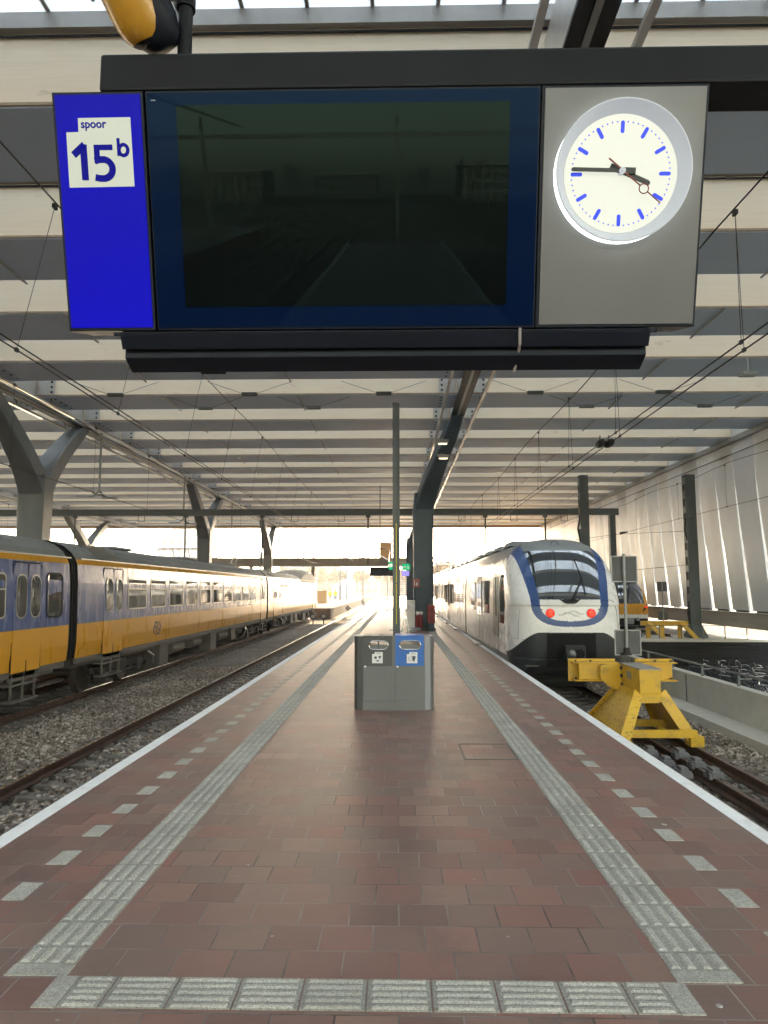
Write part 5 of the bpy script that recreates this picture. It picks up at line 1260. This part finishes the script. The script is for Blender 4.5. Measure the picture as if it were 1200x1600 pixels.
# board signs standing on the buffer stop
bd = thing('board_sign', 'two grey blank square boards seen from behind on a pole atop the buffer stop', 'sign', (4.30, 13.75, .62))
m = MB(); m.tube([(4.32, 13.7, .62), (4.32, 13.7, 2.53)], .028, 10); m.build('pole', GALV, bd)
m = MB(); m.cyl((4.30, 13.68), .10, .622, .66, n=12); m.cyl((4.32, 13.70), .055, .66, .76, n=10); m.build('foot', UNDER, bd)
BRDM = M('board_back_grey', (0.075, 0.078, 0.076), 0.55, 0.2, 0.1, 3)
for z0, z1, dx in ((2.0, 2.48, 0.03), (.62, 1.08, 0.05)):
    m = MB(); m.box(4.06 + dx, 4.54 + dx, 13.74, 13.765, z0, z1); bo = m.build('board', BRDM, bd, bevel=.006)
    m = MB(); m.box(4.05 + dx, 4.55 + dx, 13.72, 13.739, z0 - .01, z0 + .01); m.box(4.05 + dx, 4.55 + dx, 13.72, 13.739, z1 - .01, z1 + .01); m.box(4.05 + dx, 4.07 + dx, 13.72, 13.739, z0 + .01, z1 - .01); m.box(4.53 + dx, 4.55 + dx, 13.72, 13.739, z0 + .01, z1 - .01)
    m.build('rim', GALV, bo)
fs = thing('far_buffer_stop', 'small yellow timber like buffer stop in front of the far yellow train', 'buffer stop', (13.6, 37.2, -.66))
m = MB(); m.box(12.6, 15.0, 37.4, 37.65, -.02, .22); m.build('beam', BUFY, fs)
for x in (12.95, 14.6):
    m = MB(); m.prism([(x - .1, -.02), (x + .1, -.02), (x + .1, -.66), (x - .1, -.66)], 'y', 37.42, 37.6); m.loft([[Vector((x - .12 + d, y, z)) for d, y, z in ((0, 37.4, .2), (.24, 37.4, .2), (.24, 37.55, .2), (0, 37.55, .2))], [Vector((x - .12 + d, y, z)) for d, y, z in ((.5, 36.5, -.66), (.74, 36.5, -.66), (.74, 36.7, -.66), (.5, 36.7, -.66))]]); m.build('leg', BUFY, fs)
m = MB(); m.box(13.55, 13.75, 37.42, 37.6, -.66, -.02); m.build('post', BUFY, fs)
fb2 = thing('far_board_sign', 'small grey board pair on a pole above the far yellow buffer stop', 'sign', (13.9, 37.8, .22))
m = MB(); m.tube([(13.85, 37.75, -.6), (13.85, 37.75, 2.25)], .035, 8); m.build('pole', GALV, fb2)
m = MB(); m.box(13.62, 14.12, 37.8, 37.83, 1.75, 2.25); m.build('board', BRDM, fb2)
m = MB(); m.box(13.60, 14.10, 37.8, 37.83, .25, .72); m.build('board', BRDM, fb2)

# ------------------------------------------------------------------ bicycles in the pit
bk = thing('bicycle', 'parked bicycle in the dark pit beside the parapet', 'bicycle', group='bicycles packed in the pit')
BIKEF = M('bike_frame', (0.03, 0.035, 0.05), 0.35, 0.2, 0.2)
fr = MB()
for a, b in (((0, -.48, .36), (0, -.12, .32)), ((0, -.12, .32), (0, -.22, .92)), ((0, -.48, .36), (0, -.2, .8)), ((0, -.12, .32), (0, .38, .78)), ((0, -.2, .8), (0, .36, .88)), ((0, .36, .95), (0, .52, .36))): fr.tube([a, b], .018, 6)
f_ = fr.build('frame', BIKEF, bk, world=False)
for yc in (-.48, .52):
    m = MB(); m.ring((0, yc, .36), .335, .018, 'x', 22, 6)
    for k in range(8): a = math.pi * k / 8; m.tube([(0, yc - .33 * math.cos(a), .36 - .33 * math.sin(a)), (0, yc + .33 * math.cos(a), .36 + .33 * math.sin(a))], .002, 3)
    m.build('wheel', RUBBER, bk, world=False)
m = MB(); m.tube([(-.3, .22, 1.06), (-.2, .30, 1.10), (-.08, .36, 1.06), (.08, .36, 1.06), (.2, .30, 1.10), (.3, .22, 1.06)], .016, 7); m.tube([(0, .36, .95), (0, .36, 1.06)], .014, 6); m.build('handlebar', CHROME, bk, world=False)
m = MB(); m.loft([sect((0, -.32, .95), .17, .12), sect((0, -.2, .97), .12, .2)]); m.build('saddle', RUBBER, bk, world=False)
m = MB(); m.box(-.07, .07, -.75, -.3, .74, .755); m.build('carrier', GALV, bk, world=False)
tree_ = kids(bk); bi = 0
BR = random.Random(5)
for row in range(6):
    for j in range(7):
        x = 11.9 + row * .85 + BR.uniform(-.1, .1); y = 22.5 + j * 1.75 + BR.uniform(-.3, .3) + row * .2
        if y > 34.6: continue
        o = bk if bi == 0 else dup(bk, tree=tree_)
        o.location = (x, y, -2.8 + (.0 if row < 2 else .28)); o.rotation_euler = (R(BR.uniform(-7, 7)), R(BR.uniform(-8, 8)), R(90 + BR.uniform(-25, 25))); bi += 1
sheet('pit_floor_ground', 7.06, 27, -40, 35.69, -2.79, CONCD)

# ------------------------------------------------------------------ far end: left platform, people, cabins, signal boards
FARPL = M('far_platform_paving', (0.115, 0.10, 0.088), 0.95, 0, 0.1, spec=0.08)
m = MB(); m.prism([(-16.5, 69), (-6.55, 69), (-7.7, 260), (-16.5, 260)], 'z', -.95, 0.0); o = m.build('far_platform', FARPL); o['kind'] = 'structure'
m = MB(); m.box(-17.5, -11.0, -60, 68.5, -.95, 0.0); o = m.build('left_platform', TILE); o['kind'] = 'structure'
def person(label, x, y):
    me = bpy.data.meshes.new('person')
    v = [(0, 0, .95), (.10, 0, .9), (.11, 0, .48), (.11, .02, .06), (-.10, 0, .9), (-.11, 0, .48), (-.11, .02, .06), (0, 0, 1.25), (0, 0, 1.45), (0, 0, 1.55), (0, 0, 1.66), (0, -.01, 1.76), (.19, 0, 1.42), (.26, .02, 1.15), (.27, -.05, .9), (-.19, 0, 1.42), (-.26, .02, 1.15), (-.27, -.05, .9), (.11, -.12, .03), (-.11, -.12, .03)]
    e = [(0, 1), (1, 2), (2, 3), (0, 4), (4, 5), (5, 6), (0, 7), (7, 8), (8, 9), (9, 10), (10, 11), (8, 12), (12, 13), (13, 14), (8, 15), (15, 16), (16, 17), (3, 18), (6, 19)]
    rad = [.15, .10, .07, .05, .10, .07, .05, .16, .15, .06, .10, .075, .07, .05, .04, .07, .05, .04, .04, .04]
    me.from_pydata(v, e, []); o = link(bpy.data.objects.new('person', me)); sk = o.modifiers.new('skin', 'SKIN'); me.materials.append(CLOTH)
    for i, d in enumerate(me.skin_vertices[0].data): d.radius = (rad[i], rad[i] * .8); d.use_root = (i == 0)
    s = o.modifiers.new('sub', 'SUBSURF'); s.levels = 1; s.render_levels = 1
    o.location = (x, y, 0); tag(o, label, 'person')
    m = MB(); lathe(m, [(.19, .88), (.20, 1.1), (.235, 1.35), (.20, 1.46), (.09, 1.52)], (0, 0, 0), (0, 0, 1), 16); vst = m.build('vest', HIVIS, o, world=False, smooth=True)
    m = MB(); lathe(m, [(.02, 1.55), (.09, 1.60), (.10, 1.70), (.07, 1.79), (.02, 1.82)], (0, -.01, 0), (0, 0, 1), 14); hd = m.build('head', SKIN, o, world=False, smooth=True)
    m = MB(); lathe(m, [(.103, 1.70), (.10, 1.76), (.06, 1.82), (.01, 1.835)], (0, .0, 0), (0, 0, 1), 14); m.build('cap', HIVIS, o, world=False, smooth=True)
    for s_ in (-1, 1):
        m = MB(); m.tube([(s_ * .19, 0, 1.44), (s_ * .27, .02, 1.15), (s_ * .28, -.05, .92)], [.085, .065, .055], 8); m.build('sleeve', HIVIS, o, world=False, smooth=True)
    return o
person('worker in a hi vis yellow vest on the far platform, left of two', -10.7, 112)
person('worker in a hi vis yellow vest on the far platform, right of two', -10.0, 113.5)
cb = thing('site_cabin', 'pale blue grey container cabin on the far platform', 'cabin', (-12, 150, 0))
m = MB(); m.box(-13.8, -9.8, 148, 151, 0, 2.9); m.build('body', M('cabin_grey', (0.5, 0.54, 0.62), 0.5, 0, 0.05), cb, bevel=.04)
m = MB()
for k in range(12): m.box(-13.75 + k * .33, -13.6 + k * .33, 147.95, 147.999, .1, 2.8)
m.build('ribs', M('cabin_rib', (0.42, 0.46, 0.54), 0.5), cb)
m = MB(); m.box(-10.9, -9.6, 96, 98, 0, 1.6); kq = m.build('relay_box', ORANGE, bevel=.03); tag(kq, 'ochre lineside box on the far platform just past the train end', 'cabinet')
m = MB(); m.box(-11.0, -9.5, 95.9, 98.1, 1.6, 1.7); m.build('lid', ORANGE, kq)
dsb = thing('signal_board', 'x', 'signal board')
m = MB(); d_ = .34; m.prism([(0, .62 - d_), (d_, .62), (0, .62 + d_), (-d_, .62)], 'y', -.02, .02); fbd = m.build('board', STEELD, dsb, world=False)
m = MB(); m.cyl((0, .62), .14, -.04, -.021, axis='y', n=14); m.build('lens', STEELL, fbd, world=False)
m = MB(); m.box(-.04, .04, -.04, .04, -.1, .3); m.build('foot', UNDER, dsb, world=False)
dk = kids(dsb)
for i, (x, y, lab) in enumerate(((-6.9, 58, 'nearest dark diamond signal board low beside the far track end'), (-6.1, 58.5, 'second dark diamond signal board, just right of the nearest one'), (-5.9, 84, 'third diamond signal board standing between the far tracks'), (-5.3, 110, 'farthest bluish diamond signal board near the platform end'))):
    o = dsb if i == 0 else dup(dsb, tree=dk); o.location = (x, y, -.95); o['label'] = lab; o['group'] = 'diamond signal boards by the far track'
# far catenary gantries and masts outside
def far_gantry(label, y, x0, x1, z):
    t = thing('far_gantry', label, 'gantry', ((x0 + x1) / 2, y, -1))
    m = MB(); m.box(x0, x1, y - .15, y + .15, z - .35, z); m.build('beam', GALV, t)
    x = x0
    while x <= x1 + .1: m = MB(); m.box(x - .13, x + .13, y - .13, y + .13, -1, z + 1.2); m.build('post', GALV, t); x += (x1 - x0) / 3
    return t
far_gantry('nearer pale overhead gantry outside beyond the footbridge', 125, -32, -9.0, 7.2)
far_gantry('farther pale overhead gantry outside beyond the cabin', 175, -20, 14, 8.2)
far_gantry('overhead gantry outside above the far end of the white train', 118, 2.2, 22, 7.2)
for i, (x, y, h, lab) in enumerate(((-6.8, 138, 8, 'slim dark pole outside near the far platform end, left of two'), (-3.4, 152, 9.5, 'slim pale pole outside close to the hanging far display'), (-9.6, 118, 9, 'slim white pole behind the two workers'), (-16, 135, 9.5, 'slim yellowish pole outside above the ochre box'))):
    m = MB(); m.tube([(x, y, -1), (x, y, h)], [.16, .09], 8); m.cbox((x, y, h), (.7, .2, .2)); tag(m.build('lamp_mast', BRIDGEM if i % 2 == 0 else GALV), lab, 'mast')

# ------------------------------------------------------------------ trees and buildings outside
BARK = M('bark', (0.13, 0.10, 0.075), 0.9, 0, 0.2)
LF1 = leafy('autumn_leaves', (0.14, 0.075, 0.025), (0.26, 0.15, 0.04)); LF2 = leafy('olive_leaves', (0.06, 0.06, 0.025), (0.12, 0.10, 0.04)); LF3 = leafy('orange_leaves', (0.30, 0.14, 0.03), (0.42, 0.22, 0.05))
def tree(label, x, y, h, leaf, n=900, spread=.38, seed=0, z0=-1.0, ls=.35):
    r_ = random.Random(seed)
    t = thing('tree', label, 'tree', (x, y, z0), 'trees outside beyond the roof end')
    m = MB(); tips = []
    def br(p, d, L_, r0, lev):
        q = p + d * L_; m.tube([p, (p + q) / 2 + Vector((r_.uniform(-1, 1), r_.uniform(-1, 1), 0)) * L_ * .05, q], [r0, r0 * .8, r0 * .6], 6 if lev < 2 else 4)
        if lev >= 3: tips.append(q); return
        for k in range(r_.choice((3, 4)) if lev < 2 else 3):
            a = r_.uniform(0, 2 * math.pi); e = r_.uniform(.35, .8)
            dd = (d * .9 + Vector((math.cos(a), math.sin(a), .15)) * e).normalized(); br(q - d * L_ * r_.uniform(0, .35), dd, L_ * r_.uniform(.55, .78), r0 * .58, lev + 1)
    br(Vector((x, y, z0)), Vector((0, 0, 1)), h * .36, h * .022, 0)
    m.build('trunk', BARK, t)
    if n:
        lv = MB()
        for i in range(n):
            c = r_.choice(tips) + Vector((r_.gauss(0, 1), r_.gauss(0, 1), r_.gauss(0, .8))) * h * .055
            u = Vector((r_.gauss(0, 1), r_.gauss(0, 1), r_.gauss(0, 1))).normalized(); w_ = u.orthogonal().normalized(); s = ls * r_.uniform(.5, 1.2)
            lv.add([c - u * s - w_ * s * .5, c + u * s - w_ * s * .6, c + u * s * .8 + w_ * s * .6, c - u * s + w_ * s * .5], [(0, 1, 2, 3)])
        lv.build('crown', leaf, t)
    return t
tree('bare winter tree with thin branches above the white train by the slatted wall', 21, 110, 14, LF3, 60, seed=11, z0=-2.8)
tree('orange leaved round tree glowing above the white train', 19, 125, 11.5, LF3, 2600, seed=12, z0=-2.8, ls=.3)
kinds = ['dull olive', 'brown autumn', 'bare grey brown']
spots = [(-52, 260, 13, 1, 'behind the far gantry at the left'), (-41, 250, 12, 0, 'second in the far row left of the workers'), (-31, 265, 14, 1, 'third in the far row above the ochre box'), (-22, 270, 12, 0, 'above the pale cabin'), (-13, 262, 11.5, 1, 'just right of the pale cabin'), (-5, 275, 12, 0, 'behind the hanging far display'), (3, 268, 12, 1, 'straight down the platform axis'), (11, 180, 12, 1, 'just right of the dark column'), (17, 195, 11, 0, 'behind the pantograph'), (27, 210, 14, 1, 'far right past the orange tree'), (-66, 240, 12, 0, 'far left beyond the train roof'), (-82, 250, 13, 1, 'farthest left in the row')]
for i, (x, y, h, kd, where) in enumerate(spots):
    tree(f'hazy {kinds[kd]} tree {where}', x, y, h, (LF2, LF1)[kd], 1300, seed=30 + i, ls=.42)
def building(label, x0, x1, y0, y1, h, wall, glass, z0=-2.8, setback=True):
    t = thing('building', label, 'building', ((x0 + x1) / 2, (y0 + y1) / 2, z0))
    fm = facade_mat('facade_' + str(len(bpy.data.materials)), wall, glass)
    m = MB(); m.box(x0, x1, y0, y1, z0, h); m.build('wall', fm, t)
    m = MB(); m.box(x0 - .4, x1 + .4, y0 - .4, y1 + .4, h, h + .7); m.build('roof', CONC, t)
    if setback:
        q = (x1 - x0) * .25; m = MB(); m.box(x0 + q, x1 - q * .6, y0 + 3, y1 - 3, h + .7, h + 4.5); m.build('roof_storey', fm, t)
    return t
building('white office block standing out above the train roof at the left', -97, -79, 285, 310, 22.5, (0.62, 0.62, 0.6), (0.10, 0.13, 0.16))
building('low brown building behind the far trees left of the cabin', -50, -26, 300, 320, 11, (0.3, 0.22, 0.17), (0.06, 0.06, 0.06), setback=False)
building('long low pale building at the end of the tracks', -20, 12, 330, 345, 8.5, (0.42, 0.38, 0.33), (0.08, 0.08, 0.08), setback=False)
building('tan street building seen through the gaps of the slatted wall, nearer one', 60, 80, 35, 70, 14, (0.5, 0.42, 0.33), (0.1, 0.1, 0.1))
building('grey street building seen through the gaps of the slatted wall, farther one', 62, 84, 80, 130, 16, (0.45, 0.42, 0.4), (0.08, 0.09, 0.1))
# what stands behind the camera shows up only as reflections in the screen and windscreen
building('low office building behind the viewer, left one mirrored in the dark screen', -70, -48, -300, -270, 7, (0.4, 0.36, 0.3), (0.07, 0.08, 0.09), setback=False)
building('low office building behind the viewer, middle one mirrored in the dark screen', -32, -8, -330, -300, 6, (0.35, 0.33, 0.3), (0.06, 0.07, 0.08), setback=False)
building('low office building behind the viewer, right one mirrored in the dark screen', 22, 46, -290, -260, 8, (0.45, 0.43, 0.4), (0.07, 0.08, 0.09), setback=False)
for i, (x, y, h) in enumerate(((-20, -150, 11), (6, -170, 10), (14, -140, 12), (-46, -160, 12))):
    tree('bare tree behind the viewer mirrored in the dark screen, ' + ('left of the track', 'on the track axis', 'right of the track', 'far left')[i], x, y, h, LF2, 0, seed=60 + i)
y_column('steel Y column behind the viewer mirrored in the dark screen, left one', (-14.25, -22), -14.3, -26, -18, STEEL, zb=-1.0)
far_gantry('overhead gantry behind the viewer mirrored in the dark screen', -60, -32, 16, 7.0)

# ------------------------------------------------------------------ haze in the air
if HAZE:
    hz, nt, b = newmat('pale_haze'); nt.nodes.remove(b)
    pv = nt.nodes.new('ShaderNodeVolumePrincipled'); pv.inputs['Color'].default_value = (0.95, 0.93, 0.88, 1); pv.inputs['Density'].default_value = HAZE; pv.inputs['Anisotropy'].default_value = 0.3
    nt.links.new(pv.outputs[0], nt.nodes['Material Output'].inputs['Volume'])
    m = MB(); m.box(-460, 460, -430, 720, -3.8, 60); hzo = m.build('haze', hz); hzo['kind'] = 'stuff'; hzo['label'] = 'thin pale haze in the air'
